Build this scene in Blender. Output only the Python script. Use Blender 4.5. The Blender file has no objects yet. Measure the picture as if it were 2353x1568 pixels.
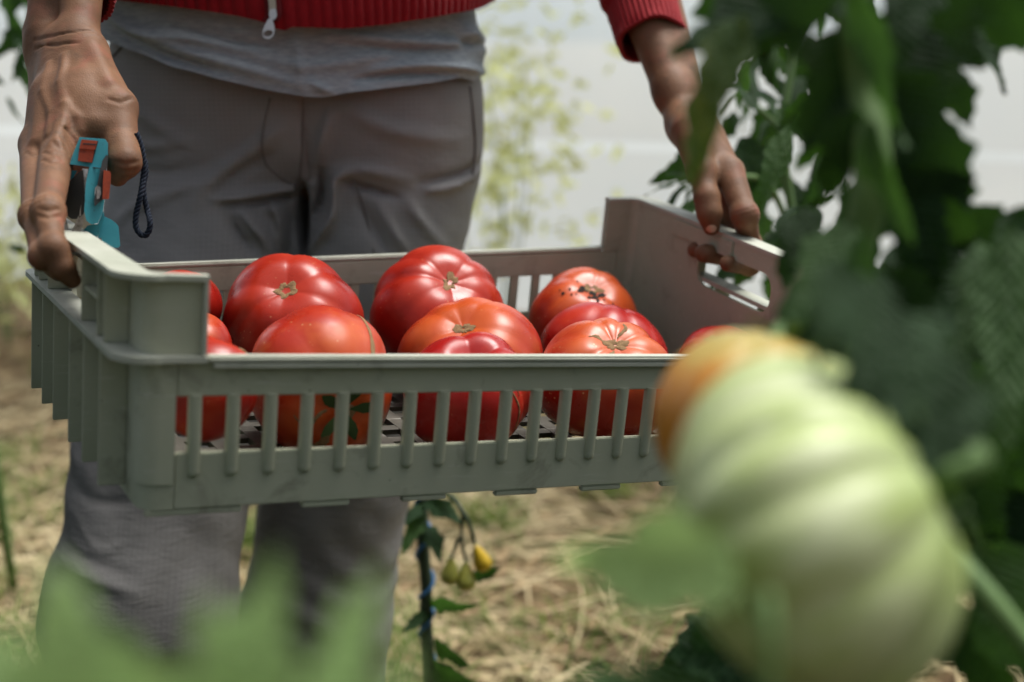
import bpy, bmesh, math, random
import numpy as np
from mathutils import Vector, Matrix, noise

random.seed(7)
rng = np.random.default_rng(7)
scene = bpy.context.scene
COL = scene.collection

# ------------------------------------------------------------------ camera
TH = 0.238                      # camera pitch below the horizon
CS, SN = math.cos(TH), math.sin(TH)
CAM_H = 1.03
FPX = 2999.0                    # focal length in units of a 2353 px wide frame
cam_data = bpy.data.cameras.new('camera')
cam_data.sensor_width = 36.0
cam_data.sensor_fit = 'HORIZONTAL'
cam_data.lens = 45.88
cam_data.clip_start = 0.02
cam_data.clip_end = 500
cam_data.dof.use_dof = True
cam_data.dof.focus_distance = 1.03
cam_data.dof.aperture_fstop = 3.4
cam_data.dof.aperture_blades = 0
cam = bpy.data.objects.new('camera', cam_data)
COL.objects.link(cam)
cam.location = (0, 0, CAM_H)
cam.rotation_euler = (math.pi / 2 - TH, 0, 0)
scene.camera = cam

# ------------------------------------------------------------------ sky and sun
SUN_EL, SUN_AZ = math.radians(68), math.radians(52)     # azimuth from +Y towards +X
world = bpy.data.worlds.new('World')
scene.world = world
world.use_nodes = True
wn = world.node_tree
sky = wn.nodes.new('ShaderNodeTexSky')
sky.sky_type = 'NISHITA'
sky.sun_disc = False
sky.sun_elevation = SUN_EL
sky.sun_rotation = SUN_AZ
sky.dust_density = 6.0
sky.air_density = 1.0
sky.ozone_density = 1.0
bg = wn.nodes['Background']
bg.inputs['Strength'].default_value = 0.055
hsv = wn.nodes.new('ShaderNodeHueSaturation')          # thin overcast: a greyer, whiter sky
hsv.inputs['Saturation'].default_value = 0.5
wn.links.new(sky.outputs['Color'], hsv.inputs['Color'])
wn.links.new(hsv.outputs['Color'], bg.inputs['Color'])

sun_data = bpy.data.lights.new('sun', 'SUN')
sun_data.energy = 1.5
sun_data.angle = math.radians(26)
sun_data.color = (1.0, 0.97, 0.93)
sun = bpy.data.objects.new('sun', sun_data)
COL.objects.link(sun)
sdir = Vector((math.cos(SUN_EL) * math.sin(SUN_AZ), math.cos(SUN_EL) * math.cos(SUN_AZ), math.sin(SUN_EL)))
sun.rotation_euler = (-sdir).to_track_quat('-Z', 'Y').to_euler()
sun.location = (2, 4, 6)

scene.view_settings.view_transform = 'Standard'
scene.view_settings.look = 'None'
scene.view_settings.exposure = 1.45
scene.view_settings.gamma = 1.0
scene.cycles.use_denoising = True
scene.cycles.max_bounces = 8
scene.cycles.transparent_max_bounces = 8
scene.cycles.caustics_reflective = False
scene.cycles.caustics_refractive = False


# ------------------------------------------------------------------ measuring helpers
def V(px, py, d):
    """World point seen at (px, py) of the 2353x1568 frame, d metres in front of the lens."""
    x = (px - 1176.5) / FPX * d
    z = (784 - py) / FPX * d
    return Vector((x, d * CS + z * SN, CAM_H - d * SN + z * CS))


def proj(p):
    y, z = p[1], p[2] - CAM_H
    d = y * CS - z * SN
    return 1176.5 + FPX * p[0] / d, 784 - FPX * (y * SN + z * CS) / d, d


def z_for(y, py):
    """Height of the point at world depth y that is seen on picture row py."""
    k = (784 - py) / FPX
    return CAM_H + (k * y * CS - y * SN) / (CS + k * SN)


# crate frame
CL, CW = 0.6208, 0.3585
CRATE_M = Matrix.Rotation(0.092, 4, 'Y') @ Matrix.Rotation(0.485, 4, 'Z')
_t = (-0.2478, 0.8011, -0.1161)
CRATE_M = Matrix.Translation((_t[0], _t[1] * CS + _t[2] * SN, CAM_H - _t[1] * SN + _t[2] * CS)) @ CRATE_M
CRATE_I = CRATE_M.inverted()


def crate_pt(px, py, axis, val):
    """World point on the pixel's ray where the crate's own coordinate `axis` equals val."""
    a, b = CRATE_I @ V(px, py, 0.5), CRATE_I @ V(px, py, 1.5)
    u = (val - a[axis]) / (b[axis] - a[axis])
    return V(px, py, 0.5 + u), 0.5 + u


# ------------------------------------------------------------------ object helpers
def tag(o, label=None, cat=None, group=None, kind=None):
    if label: o['label'] = label
    if cat: o['category'] = cat
    if group: o['group'] = group
    if kind: o['kind'] = kind
    return o


def empty(name, loc=(0, 0, 0), label=None, cat=None, group=None):
    o = bpy.data.objects.new(name, None)
    o.empty_display_size = 0.05
    COL.objects.link(o)
    o.location = loc
    return tag(o, label, cat, group)


def link(name, me, mat=None, parent=None, smooth=True, matrix=None):
    o = bpy.data.objects.new(name, me)
    COL.objects.link(o)
    if mat is not None and not me.materials:
        me.materials.append(mat)
    if parent is not None:
        o.parent = parent
    if matrix is not None:
        o.matrix_basis = matrix
    return o


def mesh(name, verts, faces, mat=None, smooth=True, sharp=None):
    me = bpy.data.meshes.new(name)
    if isinstance(verts, np.ndarray):
        verts = verts.tolist()
    if isinstance(faces, np.ndarray):
        faces = faces.tolist()
    me.from_pydata(verts, [], faces)
    me.update()
    if smooth:
        me.polygons.foreach_set('use_smooth', [True] * len(me.polygons))
    if sharp is not None:
        me.set_sharp_from_angle(angle=math.radians(sharp))
    if mat is not None:
        me.materials.append(mat)
    return me


def bm_mesh(name, bm, mat=None, smooth=False, sharp=None):
    bmesh.ops.recalc_face_normals(bm, faces=bm.faces[:])
    me = bpy.data.meshes.new(name)
    bm.to_mesh(me)
    bm.free()
    if smooth or sharp:
        me.polygons.foreach_set('use_smooth', [True] * len(me.polygons))
    if sharp is not None:
        me.set_sharp_from_angle(angle=math.radians(sharp))
    if mat is not None:
        me.materials.append(mat)
    return me


def rel(root, M):
    """Matrix of a child of root so that it stands at world matrix M (roots are only moved or set by matrix_basis)."""
    return root.matrix_basis.inverted() @ M


class Grid:
    """Joined ribbons, tubes and plates as raw vertex lists."""
    def __init__(self):
        self.v, self.f = [], []

    def tube(self, pts, rad, n=8, cap=True):
        pts = [Vector(p) for p in pts]
        if not hasattr(rad, '__len__'):
            rad = [rad] * len(pts)
        b = len(self.v)
        up = None
        for i, p in enumerate(pts):
            t = (pts[min(i + 1, len(pts) - 1)] - pts[max(i - 1, 0)]).normalized()
            if up is None:
                up = t.orthogonal().normalized()
            up = (up - t * up.dot(t)).normalized()
            w = t.cross(up)
            for k in range(n):
                a = 2 * math.pi * k / n
                self.v.append(p + (up * math.cos(a) + w * math.sin(a)) * rad[i])
        for i in range(len(pts) - 1):
            for k in range(n):
                k2 = (k + 1) % n
                self.f.append((b + i * n + k, b + i * n + k2, b + (i + 1) * n + k2, b + (i + 1) * n + k))
        if cap:
            self.f.append(tuple(b + k for k in reversed(range(n))))
            self.f.append(tuple(b + (len(pts) - 1) * n + k for k in range(n)))
        return self

    def sheet(self, rows, closed=False):
        b = len(self.v)
        n = len(rows[0])
        for r in rows:
            self.v.extend(Vector(p) for p in r)
        m = n if closed else n - 1
        for i in range(len(rows) - 1):
            for k in range(m):
                k2 = (k + 1) % n
                self.f.append((b + i * n + k, b + i * n + k2, b + (i + 1) * n + k2, b + (i + 1) * n + k))
        return self

    def build(self, name, mat, parent=None, smooth=True, sharp=None, origin=None):
        o = Vector(origin) if origin is not None else Vector((0, 0, 0))
        me = mesh(name, [tuple(v - o) for v in self.v], self.f, mat, smooth, sharp)
        ob = link(name, me, None, parent)
        if parent is None and origin is not None:
            ob.location = o
        return ob


def spline(pts, n):
    """Catmull-Rom through pts (Vectors), n samples for each span."""
    pts = [Vector(p) for p in pts]
    P = [pts[0] * 2 - pts[1]] + pts + [pts[-1] * 2 - pts[-2]]
    out = []
    for i in range(1, len(P) - 2):
        for k in range(n):
            t = k / n
            a, b, c, d = P[i - 1], P[i], P[i + 1], P[i + 2]
            out.append(0.5 * ((2 * b) + (c - a) * t + (2 * a - 5 * b + 4 * c - d) * t * t + (3 * b - 3 * c + d - a) * t ** 3))
    out.append(pts[-1])
    return out


# ------------------------------------------------------------------ implicit surfaces (naive surface nets)
def surface_net(fn, lo, hi, h):
    lo, hi = np.array(lo, np.float32), np.array(hi, np.float32)
    n = np.ceil((hi - lo) / h).astype(int) + 1
    xs = [lo[a] + h * np.arange(n[a], dtype=np.float32) for a in range(3)]
    val = np.empty(n, np.float32)
    step = max(1, int(400000 / (n[1] * n[2])))
    for i in range(0, n[0], step):
        X, Y, Z = np.meshgrid(xs[0][i:i + step], xs[1], xs[2], indexing='ij')
        val[i:i + step] = fn(X, Y, Z)
    s = val < 0
    cnt = sum(s[i:n[0] - 1 + i, j:n[1] - 1 + j, k:n[2] - 1 + k].astype(np.int8) for i in (0, 1) for j in (0, 1) for k in (0, 1))
    act = np.argwhere((cnt > 0) & (cnt < 8))
    idx = -np.ones(n - 1, np.int64)
    idx[act[:, 0], act[:, 1], act[:, 2]] = np.arange(len(act))
    cor = {}
    for i in (0, 1):
        for j in (0, 1):
            for k in (0, 1):
                cor[(i, j, k)] = val[act[:, 0] + i, act[:, 1] + j, act[:, 2] + k]
    acc = np.zeros((len(act), 3)); num = np.zeros(len(act))
    for ax in range(3):
        o = [a for a in range(3) if a != ax]
        for p in (0, 1):
            for q in (0, 1):
                A = [0, 0, 0]; A[o[0]] = p; A[o[1]] = q
                B = list(A); B[ax] = 1
                va, vb = cor[tuple(A)], cor[tuple(B)]
                m = (va < 0) != (vb < 0)
                t = np.where(m, va / np.where(va - vb == 0, 1, va - vb), 0)
                pos = np.zeros((len(act), 3)); pos[:, o[0]] = p; pos[:, o[1]] = q; pos[:, ax] = t
                acc += pos * m[:, None]; num += m
    verts = (act + acc / num[:, None]) * h + lo
    faces = []
    for ax in range(3):
        b, c = (ax + 1) % 3, (ax + 2) % 3
        sl0 = [slice(None)] * 3; sl1 = [slice(None)] * 3
        sl0[ax] = slice(0, -1); sl1[ax] = slice(1, None)
        ch = s[tuple(sl0)] != s[tuple(sl1)]
        e = np.argwhere(ch)
        e = e[(e[:, b] > 0) & (e[:, c] > 0) & (e[:, b] < n[b] - 1) & (e[:, c] < n[c] - 1)]
        ins = s[e[:, 0], e[:, 1], e[:, 2]]
        q = []
        for db, dc in ((1, 1), (0, 1), (0, 0), (1, 0)):
            g = e.copy(); g[:, b] -= db; g[:, c] -= dc
            q.append(idx[g[:, 0], g[:, 1], g[:, 2]])
        q = np.stack(q, 1)
        q[~ins] = q[~ins][:, ::-1]
        faces.append(q)
    return verts, np.concatenate(faces)


def smin(a, b, k):
    hh = np.maximum(k - np.abs(a - b), 0) / k
    return np.minimum(a, b) - hh * hh * k * 0.25


def cone(X, Y, Z, a, b, ra, rb):
    bx, by, bz = b[0] - a[0], b[1] - a[1], b[2] - a[2]
    l2 = bx * bx + by * by + bz * bz + 1e-12
    px, py, pz = X - a[0], Y - a[1], Z - a[2]
    t = np.clip((px * bx + py * by + pz * bz) / l2, 0, 1)
    return np.sqrt((px - t * bx) ** 2 + (py - t * by) ** 2 + (pz - t * bz) ** 2) - (ra + (rb - ra) * t)


def chain(X, Y, Z, pts, k):
    d = None
    for (a, ra), (b, rb) in zip(pts[:-1], pts[1:]):
        e = cone(X, Y, Z, a, b, ra, rb)
        d = e if d is None else smin(d, e, k)
    return d


# ------------------------------------------------------------------ materials
def mat(name, col, rough=0.6, spec=0.4, sss=0.0, sss_r=None, coat=0.0, metal=0.0):
    m = bpy.data.materials.new(name)
    m.use_nodes = True
    b = m.node_tree.nodes['Principled BSDF']
    b.inputs['Base Color'].default_value = (*col, 1)
    b.inputs['Roughness'].default_value = rough
    b.inputs['Specular IOR Level'].default_value = spec
    b.inputs['Metallic'].default_value = metal
    if sss:
        b.inputs['Subsurface Weight'].default_value = sss
        b.inputs['Subsurface Radius'].default_value = sss_r or (0.01, 0.004, 0.002)
        b.inputs['Subsurface Scale'].default_value = 1.0
    if coat:
        b.inputs['Coat Weight'].default_value = coat
        b.inputs['Coat Roughness'].default_value = 0.12
    return m


class NT:
    """Small wrapper for building node trees."""
    def __init__(self, m):
        self.m = m; self.t = m.node_tree; self.b = self.t.nodes['Principled BSDF']
        self.coord = self.t.nodes.new('ShaderNodeTexCoord')

    def _set(self, s, v):
        if isinstance(v, bpy.types.NodeSocket): self.t.links.new(v, s)
        elif v is not None: s.default_value = v

    def map(self, scale=(1, 1, 1), src='Object', rot=(0, 0, 0)):
        n = self.t.nodes.new('ShaderNodeMapping')
        self.t.links.new(self.coord.outputs[src], n.inputs['Vector'])
        n.inputs['Scale'].default_value = scale
        n.inputs['Rotation'].default_value = rot
        return n.outputs[0]

    def noise(self, vec, scale, detail=4, rough=0.55, dist=0.0):
        n = self.t.nodes.new('ShaderNodeTexNoise')
        self.t.links.new(vec, n.inputs['Vector'])
        n.inputs['Scale'].default_value = scale; n.inputs['Detail'].default_value = detail
        n.inputs['Roughness'].default_value = rough; n.inputs['Distortion'].default_value = dist
        return n.outputs['Fac']

    def voro(self, vec, scale, feature='F1'):
        n = self.t.nodes.new('ShaderNodeTexVoronoi')
        n.feature = feature
        self.t.links.new(vec, n.inputs['Vector']); n.inputs['Scale'].default_value = scale
        return n.outputs['Distance']

    def wave(self, vec, scale, dist=0.0, dirn='X', prof='SIN'):
        n = self.t.nodes.new('ShaderNodeTexWave')
        n.bands_direction = dirn; n.wave_profile = prof
        self.t.links.new(vec, n.inputs['Vector']); n.inputs['Scale'].default_value = scale
        n.inputs['Distortion'].default_value = dist
        return n.outputs['Fac']

    def ramp(self, fac, stops):
        n = self.t.nodes.new('ShaderNodeValToRGB')
        self.t.links.new(fac, n.inputs['Fac'])
        while len(n.color_ramp.elements) < len(stops): n.color_ramp.elements.new(0.5)
        for e, (p, c) in zip(n.color_ramp.elements, stops):
            e.position = p; e.color = (*c, 1) if len(c) == 3 else c
        return n.outputs['Color']

    def mix(self, fac, a, b, mode='MIX'):
        n = self.t.nodes.new('ShaderNodeMix'); n.data_type = 'RGBA'; n.blend_type = mode
        self._set(n.inputs[0], fac)
        for s, v in ((n.inputs[6], a), (n.inputs[7], b)):
            self._set(s, (*v, 1) if isinstance(v, tuple) and len(v) == 3 else v)
        return n.outputs[2]

    def math(self, op, a, b=None):
        n = self.t.nodes.new('ShaderNodeMath'); n.operation = op
        self._set(n.inputs[0], a); self._set(n.inputs[1], b)
        return n.outputs[0]

    def bump(self, height, strength=0.3, dist=0.001, prev=None):
        n = self.t.nodes.new('ShaderNodeBump')
        self.t.links.new(height, n.inputs['Height'])
        n.inputs['Strength'].default_value = strength; n.inputs['Distance'].default_value = dist
        if prev is not None: self.t.links.new(prev, n.inputs['Normal'])
        return n.outputs['Normal']

    def color(self, s): self.t.links.new(s, self.b.inputs['Base Color']); return self
    def rough(self, s): self.t.links.new(s, self.b.inputs['Roughness']); return self
    def normal(self, s): self.t.links.new(s, self.b.inputs['Normal']); return self


M = {}

def m_crate(name, c0, c1, dirt):
    m = mat(name, c0, 0.48, 0.35)
    n = NT(m); o = n.map()
    base = n.mix(n.ramp(n.noise(o, 9, 5, 0.6), [(0.35, (0, 0, 0)), (0.7, (1, 1, 1))]), c0, c1)
    scuff = n.ramp(n.noise(n.map((6, 60, 60)), 4, 5, 0.7), [(0.58, (0, 0, 0)), (0.74, (1, 1, 1))])
    base = n.mix(n.math('MULTIPLY', scuff, 0.5), base, (0.6, 0.6, 0.54))
    stain = n.ramp(n.noise(o, 28, 6, 0.65, 0.6), [(0.56, (0, 0, 0)), (0.74, (1, 1, 1))])
    base = n.mix(n.math('MULTIPLY', stain, dirt), base, (0.12, 0.105, 0.08))
    speck = n.ramp(n.voro(o, 55), [(0.03, (1, 1, 1)), (0.055, (0, 0, 0))])
    base = n.mix(n.math('MULTIPLY', speck, 0.75), base, (0.09, 0.08, 0.06))
    n.color(base)
    n.rough(n.ramp(n.noise(o, 40, 4), [(0.3, (0.38,) * 3), (0.7, (0.6,) * 3)]))
    n.normal(n.bump(n.noise(o, 260, 3), 0.12, 0.0008, n.bump(n.noise(o, 18, 2), 0.15, 0.002)))
    return m

M['crate'] = m_crate('crate_plastic', (0.39, 0.41, 0.30), (0.45, 0.465, 0.35), 0.55)
M['crate_rim'] = m_crate('crate_rim_plastic', (0.36, 0.385, 0.31), (0.48, 0.49, 0.42), 0.4)
M['crate_in'] = m_crate('crate_inside_dusty', (0.36, 0.385, 0.29), (0.42, 0.44, 0.34), 0.45)


def m_tomato(name, deep, mid, warm, dots=0.4, rough=0.27, patch=None, shoulder=None):
    m = mat(name, mid, rough, 0.32)
    n = NT(m); o = n.map()
    c = n.mix(n.ramp(n.noise(o, 16, 4, 0.55, 0.5), [(0.36, (0, 0, 0)), (0.66, (1, 1, 1))]), deep, mid)
    c = n.mix(n.ramp(n.noise(o, 22, 3, 0.6), [(0.54, (0, 0, 0)), (0.78, (0.85,) * 3)]), c, warm)
    sz = n.t.nodes.new('ShaderNodeSeparateXYZ'); n.t.links.new(n.coord.outputs['Generated'], sz.inputs[0])
    sh = n.math('ADD', sz.outputs['Z'], n.math('MULTIPLY', n.math('SUBTRACT', n.noise(o, 26, 3), 0.5), 0.5))
    if shoulder: c = n.mix(n.ramp(sh, [(0.72, (0, 0, 0)), (1.1, (0.75,) * 3)]), c, shoulder)
    if patch:
        c = n.mix(n.ramp(n.noise(o, 11, 2, 0.5), [(0.5, (0, 0, 0)), (0.7, (1, 1, 1))]), c, patch)
    d = n.ramp(n.voro(o, 190), [(0.10, (1, 1, 1)), (0.17, (0, 0, 0))])
    sel = n.ramp(n.noise(o, 45, 2), [(0.52, (0, 0, 0)), (0.62, (1, 1, 1))])
    c = n.mix(n.math('MULTIPLY', n.math('MULTIPLY', d, sel), dots), c, (0.62, 0.33, 0.16))
    n.color(c)
    n.rough(n.ramp(n.noise(o, 30, 3), [(0.3, (rough - 0.04,) * 3), (0.75, (rough + 0.2,) * 3)]))
    n.normal(n.bump(n.noise(o, 420, 2), 0.05, 0.0006, n.bump(n.noise(o, 34, 2), 0.22, 0.0025)))
    return m

M['tom_red'] = m_tomato('tomato_red', (0.20, 0.006, 0.004), (0.36, 0.015, 0.007), (0.44, 0.05, 0.011), shoulder=(0.40, 0.03, 0.01))
M['tom_orange'] = m_tomato('tomato_orange_red', (0.30, 0.014, 0.006), (0.42, 0.040, 0.010), (0.50, 0.11, 0.020), 0.5, shoulder=(0.52, 0.10, 0.02))
M['tom_pink'] = m_tomato('tomato_crimson', (0.26, 0.008, 0.007), (0.40, 0.018, 0.012), (0.47, 0.05, 0.017), 0.3, 0.24)
M['tom_dots'] = m_tomato('tomato_freckled', (0.32, 0.016, 0.010), (0.43, 0.045, 0.016), (0.54, 0.19, 0.05), 1.0, 0.26, shoulder=(0.54, 0.12, 0.03))
M['tom_green'] = m_tomato('tomato_pale_green', (0.46, 0.53, 0.27), (0.60, 0.66, 0.41), (0.68, 0.72, 0.52), 0.0, 0.3, (0.40, 0.47, 0.16), (0.22, 0.32, 0.06))
_n = NT(M['tom_green']); _sx = _n.t.nodes.new('ShaderNodeSeparateXYZ'); _n.t.links.new(_n.coord.outputs['Object'], _sx.inputs[0])
_cx = _n.t.nodes.new('ShaderNodeCombineXYZ')
_n.t.links.new(_n.math('MULTIPLY', _n.math('ARCTAN2', _sx.outputs['Y'], _sx.outputs['X']), 2.6), _cx.inputs['X']); _n.t.links.new(_n.math('MULTIPLY', _sx.outputs['Z'], 14.0), _cx.inputs['Z'])
_old = _n.b.inputs['Base Color'].links[0].from_socket
_n.color(_n.mix(_n.math('MULTIPLY', _n.ramp(_n.noise(_cx.outputs[0], 2.2, 3, 0.6), [(0.42, (0, 0, 0)), (0.66, (1, 1, 1))]), 0.75), _old, (0.30, 0.40, 0.09)))
M['tom_turning'] = m_tomato('tomato_turning_orange', (0.50, 0.20, 0.03), (0.62, 0.27, 0.05), (0.62, 0.42, 0.12), 0.0, 0.28, (0.56, 0.44, 0.12), (0.46, 0.50, 0.16))
M['pear_yellow'] = m_tomato('pear_tomato_yellow', (0.45, 0.30, 0.02), (0.62, 0.42, 0.02), (0.62, 0.48, 0.05), 0.0, 0.25)
M['pear_green'] = m_tomato('pear_tomato_green', (0.25, 0.26, 0.05), (0.38, 0.36, 0.07), (0.5, 0.42, 0.06), 0.0, 0.3)

M['cork'] = mat('corky_scar', (0.30, 0.22, 0.11), 0.85, 0.2)
_n = NT(M['cork']); _o = _n.map()
_n.color(_n.mix(_n.noise(_o, 320, 4, 0.7), (0.10, 0.055, 0.024), (0.34, 0.22, 0.11)))
_n.normal(_n.bump(_n.noise(_o, 600, 3), 0.6, 0.001))
M['calyx'] = mat('dark_calyx', (0.03, 0.055, 0.015), 0.7, 0.2)
M['rot'] = mat('black_rot', (0.012, 0.011, 0.008), 0.8, 0.2)

M['skin'] = mat('skin', (0.36, 0.19, 0.115), 0.6, 0.28, 0.18, (0.008, 0.003, 0.0015))
_n = NT(M['skin']); _o = _n.map()
_c = _n.mix(_n.ramp(_n.noise(_o, 26, 4, 0.6), [(0.35, (0, 0, 0)), (0.7, (1, 1, 1))]), (0.125, 0.060, 0.029), (0.215, 0.108, 0.055))
_c = _n.mix(_n.ramp(_n.noise(_o, 40, 2), [(0.55, (0, 0, 0)), (0.75, (0.7,) * 3)]), _c, (0.24, 0.082, 0.05))
_c = _n.mix(_n.math('MULTIPLY', _n.ramp(_n.voro(_n.map((1, 1, 0.55)), 480, 'DISTANCE_TO_EDGE'), [(0.0, (1, 1, 1)), (0.10, (0, 0, 0))]), 0.35), _c, (0.15, 0.08, 0.05))
_c = _n.mix(_n.ramp(_n.noise(_o, 55, 5, 0.7), [(0.56, (0, 0, 0)), (0.72, (0.6,) * 3)]), _c, (0.07, 0.045, 0.028))
_n.color(_c)
_b1 = _n.bump(_n.voro(_n.map((1, 1, 0.55)), 560, 'DISTANCE_TO_EDGE'), 0.35, 0.0006)
_b2 = _n.bump(_n.noise(_n.map((1, 1, 3.2)), 130, 4, 0.6, 0.6), 0.16, 0.0010, _b1)
_n.normal(_n.bump(_n.noise(_o, 70, 4), 0.3, 0.002, _b2))
M['nail'] = mat('fingernail', (0.50, 0.32, 0.22), 0.35, 0.4)

M['trouser'] = mat('ripstop_trouser_cloth', (0.16, 0.15, 0.14), 0.8, 0.25)
_n = NT(M['trouser']); _o = _n.map()
_c = _n.mix(_n.ramp(_n.noise(_o, 7, 4), [(0.3, (0, 0, 0)), (0.7, (1, 1, 1))]), (0.215, 0.209, 0.203), (0.275, 0.268, 0.26))
_gx = _n.ramp(_n.wave(_o, 62, 0.6, 'X'), [(0.90, (0, 0, 0)), (0.985, (1, 1, 1))])
_gz = _n.ramp(_n.wave(_o, 62, 0.6, 'Z'), [(0.90, (0, 0, 0)), (0.985, (1, 1, 1))])
_g = _n.math('MULTIPLY', _n.math('MAXIMUM', _gx, _gz), _n.ramp(_n.noise(_o, 20, 3), [(0.3, (0.05,) * 3), (0.7, (0.35,) * 3)]))
_n.color(_n.mix(_g, _c, (0.10, 0.10, 0.10)))
_b = _n.bump(_n.noise(_n.map((1, 1, 1)), 1300, 2), 0.25, 0.0006)
_b = _n.bump(_n.math('MAXIMUM', _gx, _gz), 0.15, 0.0006, _b)
_n.normal(_n.bump(_n.noise(_n.map((1.0, 1, 2.2)), 42, 4, 0.6, 0.4), 0.35, 0.004, _b))
M['seam'] = mat('trouser_seam', (0.15, 0.14, 0.13), 0.85, 0.2)
M['dark_in'] = mat('trouser_fold_lining', (0.05, 0.055, 0.055), 0.9, 0.1)

M['tshirt'] = mat('heather_grey_jersey', (0.25, 0.27, 0.28), 0.9, 0.15)
_n = NT(M['tshirt']); _o = _n.map()
_c = _n.mix(_n.ramp(_n.noise(_n.map((1, 1, 6)), 90, 5, 0.7), [(0.3, (0, 0, 0)), (0.7, (1, 1, 1))]), (0.22, 0.255, 0.28), (0.40, 0.44, 0.465))
_n.color(_c)
_n.normal(_n.bump(_n.noise(_n.map((1, 1, 4)), 260, 4), 0.35, 0.001, _n.bump(_n.noise(_n.map((1, 1, 1.6)), 16, 2, 0.5, 0.4), 0.25, 0.006)))

M['cardigan'] = mat('red_rib_knit', (0.26, 0.006, 0.012), 0.85, 0.2)
_n = NT(M['cardigan']); _o = _n.map()
_n.color(_n.mix(_n.noise(_o, 120, 4), (0.19, 0.002, 0.006), (0.29, 0.004, 0.009)))
_n.b.inputs['Sheen Weight'].default_value = 0.15
_n.normal(_n.bump(_n.noise(_o, 900, 3), 0.5, 0.001))
M['zip_metal'] = mat('zip_metal', (0.55, 0.53, 0.5), 0.35, 0.5, metal=1.0)
M['zip_tape'] = mat('zip_tape', (0.10, 0.012, 0.014), 0.9, 0.1)

M['teal'] = mat('secateur_teal_paint', (0.028, 0.21, 0.27), 0.42, 0.4)
_n = NT(M['teal']); _o = _n.map()
_c = _n.mix(_n.noise(_o, 60, 3), (0.030, 0.23, 0.29), (0.06, 0.36, 0.42))
_n.color(_n.mix(_n.ramp(_n.noise(_o, 180, 5, 0.7), [(0.6, (0, 0, 0)), (0.72, (0.8,) * 3)]), _c, (0.05, 0.05, 0.04)))
M['orange_lock'] = mat('secateur_orange_plastic', (0.40, 0.06, 0.025), 0.5, 0.4)
_n = NT(M['orange_lock']); _o = _n.map()
_n.color(_n.mix(_n.ramp(_n.noise(_o, 130, 4), [(0.5, (0, 0, 0)), (0.7, (0.8,) * 3)]), (0.45, 0.075, 0.03), (0.14, 0.03, 0.02)))
M['blade'] = mat('worn_steel_blade', (0.30, 0.29, 0.27), 0.32, 0.6, metal=0.55)
_n = NT(M['blade']); _o = _n.map()
_n.color(_n.mix(_n.ramp(_n.noise(_o, 140, 5, 0.7), [(0.4, (0, 0, 0)), (0.65, (1, 1, 1))]), (0.62, 0.60, 0.56), (0.22, 0.20, 0.17)))
M['black_steel'] = mat('coated_black_blade', (0.035, 0.037, 0.036), 0.45, 0.5)
M['rope'] = mat('navy_cord', (0.010, 0.015, 0.026), 0.85, 0.2)


def m_leaf(name, c0, c1, trans, tr_fac=0.32, spot=None):
    m = mat(name, c0, 0.62, 0.22)
    n = NT(m); o = n.map()
    g = n.map(src='Generated')
    c = n.mix(n.ramp(n.noise(o, 30, 4), [(0.3, (0, 0, 0)), (0.7, (1, 1, 1))]), c0, c1)
    if spot:
        c = n.mix(n.ramp(n.noise(o, 2.6, 2), [(0.55, (0, 0, 0)), (0.68, (1, 1, 1))]), c, spot)
    n.color(c)
    gs = n.t.nodes.new('ShaderNodeSeparateXYZ'); n.t.links.new(g, gs.inputs[0])
    vein = n.math('SINE', n.math('MULTIPLY', n.math('SUBTRACT', gs.outputs['Y'], n.math('MULTIPLY', n.math('ABSOLUTE', n.math('SUBTRACT', gs.outputs['X'], 0.5)), 0.55)), 52.0))
    vein = n.math('POWER', n.math('ABSOLUTE', vein), 0.4)
    n.normal(n.bump(n.noise(o, 9, 4), 0.5, 0.03, n.bump(vein, 0.5, 0.02)))
    tr = n.t.nodes.new('ShaderNodeBsdfTranslucent')
    tr.inputs['Color'].default_value = (*trans, 1)
    mx = n.t.nodes.new('ShaderNodeMixShader')
    mx.inputs[0].default_value = tr_fac
    out = n.t.nodes['Material Output']
    n.t.links.new(n.b.outputs[0], mx.inputs[1]); n.t.links.new(tr.outputs[0], mx.inputs[2])
    n.t.links.new(mx.outputs[0], out.inputs['Surface'])
    return m

M['leaf_dark'] = m_leaf('tomato_leaf_dark', (0.012, 0.040, 0.013), (0.026, 0.068, 0.020), (0.045, 0.12, 0.012), 0.2)
M['leaf_mid'] = m_leaf('tomato_leaf_green', (0.038, 0.092, 0.028), (0.065, 0.13, 0.040), (0.08, 0.20, 0.025), 0.27)
M['leaf_spot'] = m_leaf('tomato_leaf_yellowing', (0.030, 0.075, 0.015), (0.05, 0.11, 0.02), (0.16, 0.22, 0.02), 0.35, (0.16, 0.17, 0.01))
M['leaf_light'] = m_leaf('young_leaf_light_green', (0.27, 0.41, 0.16), (0.34, 0.50, 0.20), (0.50, 0.74, 0.24), 0.5)
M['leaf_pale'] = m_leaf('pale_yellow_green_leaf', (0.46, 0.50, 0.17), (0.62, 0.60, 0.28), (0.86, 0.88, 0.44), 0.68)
M['weed'] = m_leaf('weed_leaf', (0.08, 0.14, 0.03), (0.16, 0.20, 0.05), (0.25, 0.35, 0.05), 0.3)
M['stem'] = mat('green_hairy_stem', (0.11, 0.20, 0.06), 0.6, 0.3)
_n = NT(M['stem']); _o = _n.map()
_n.color(_n.mix(_n.noise(_o, 40, 3), (0.07, 0.14, 0.04), (0.16, 0.26, 0.09)))
M['stem_dark'] = mat('dark_vine_stem', (0.03, 0.05, 0.025), 0.7, 0.3)
M['twine'] = mat('blue_twine', (0.03, 0.13, 0.30), 0.6, 0.3)

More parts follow.
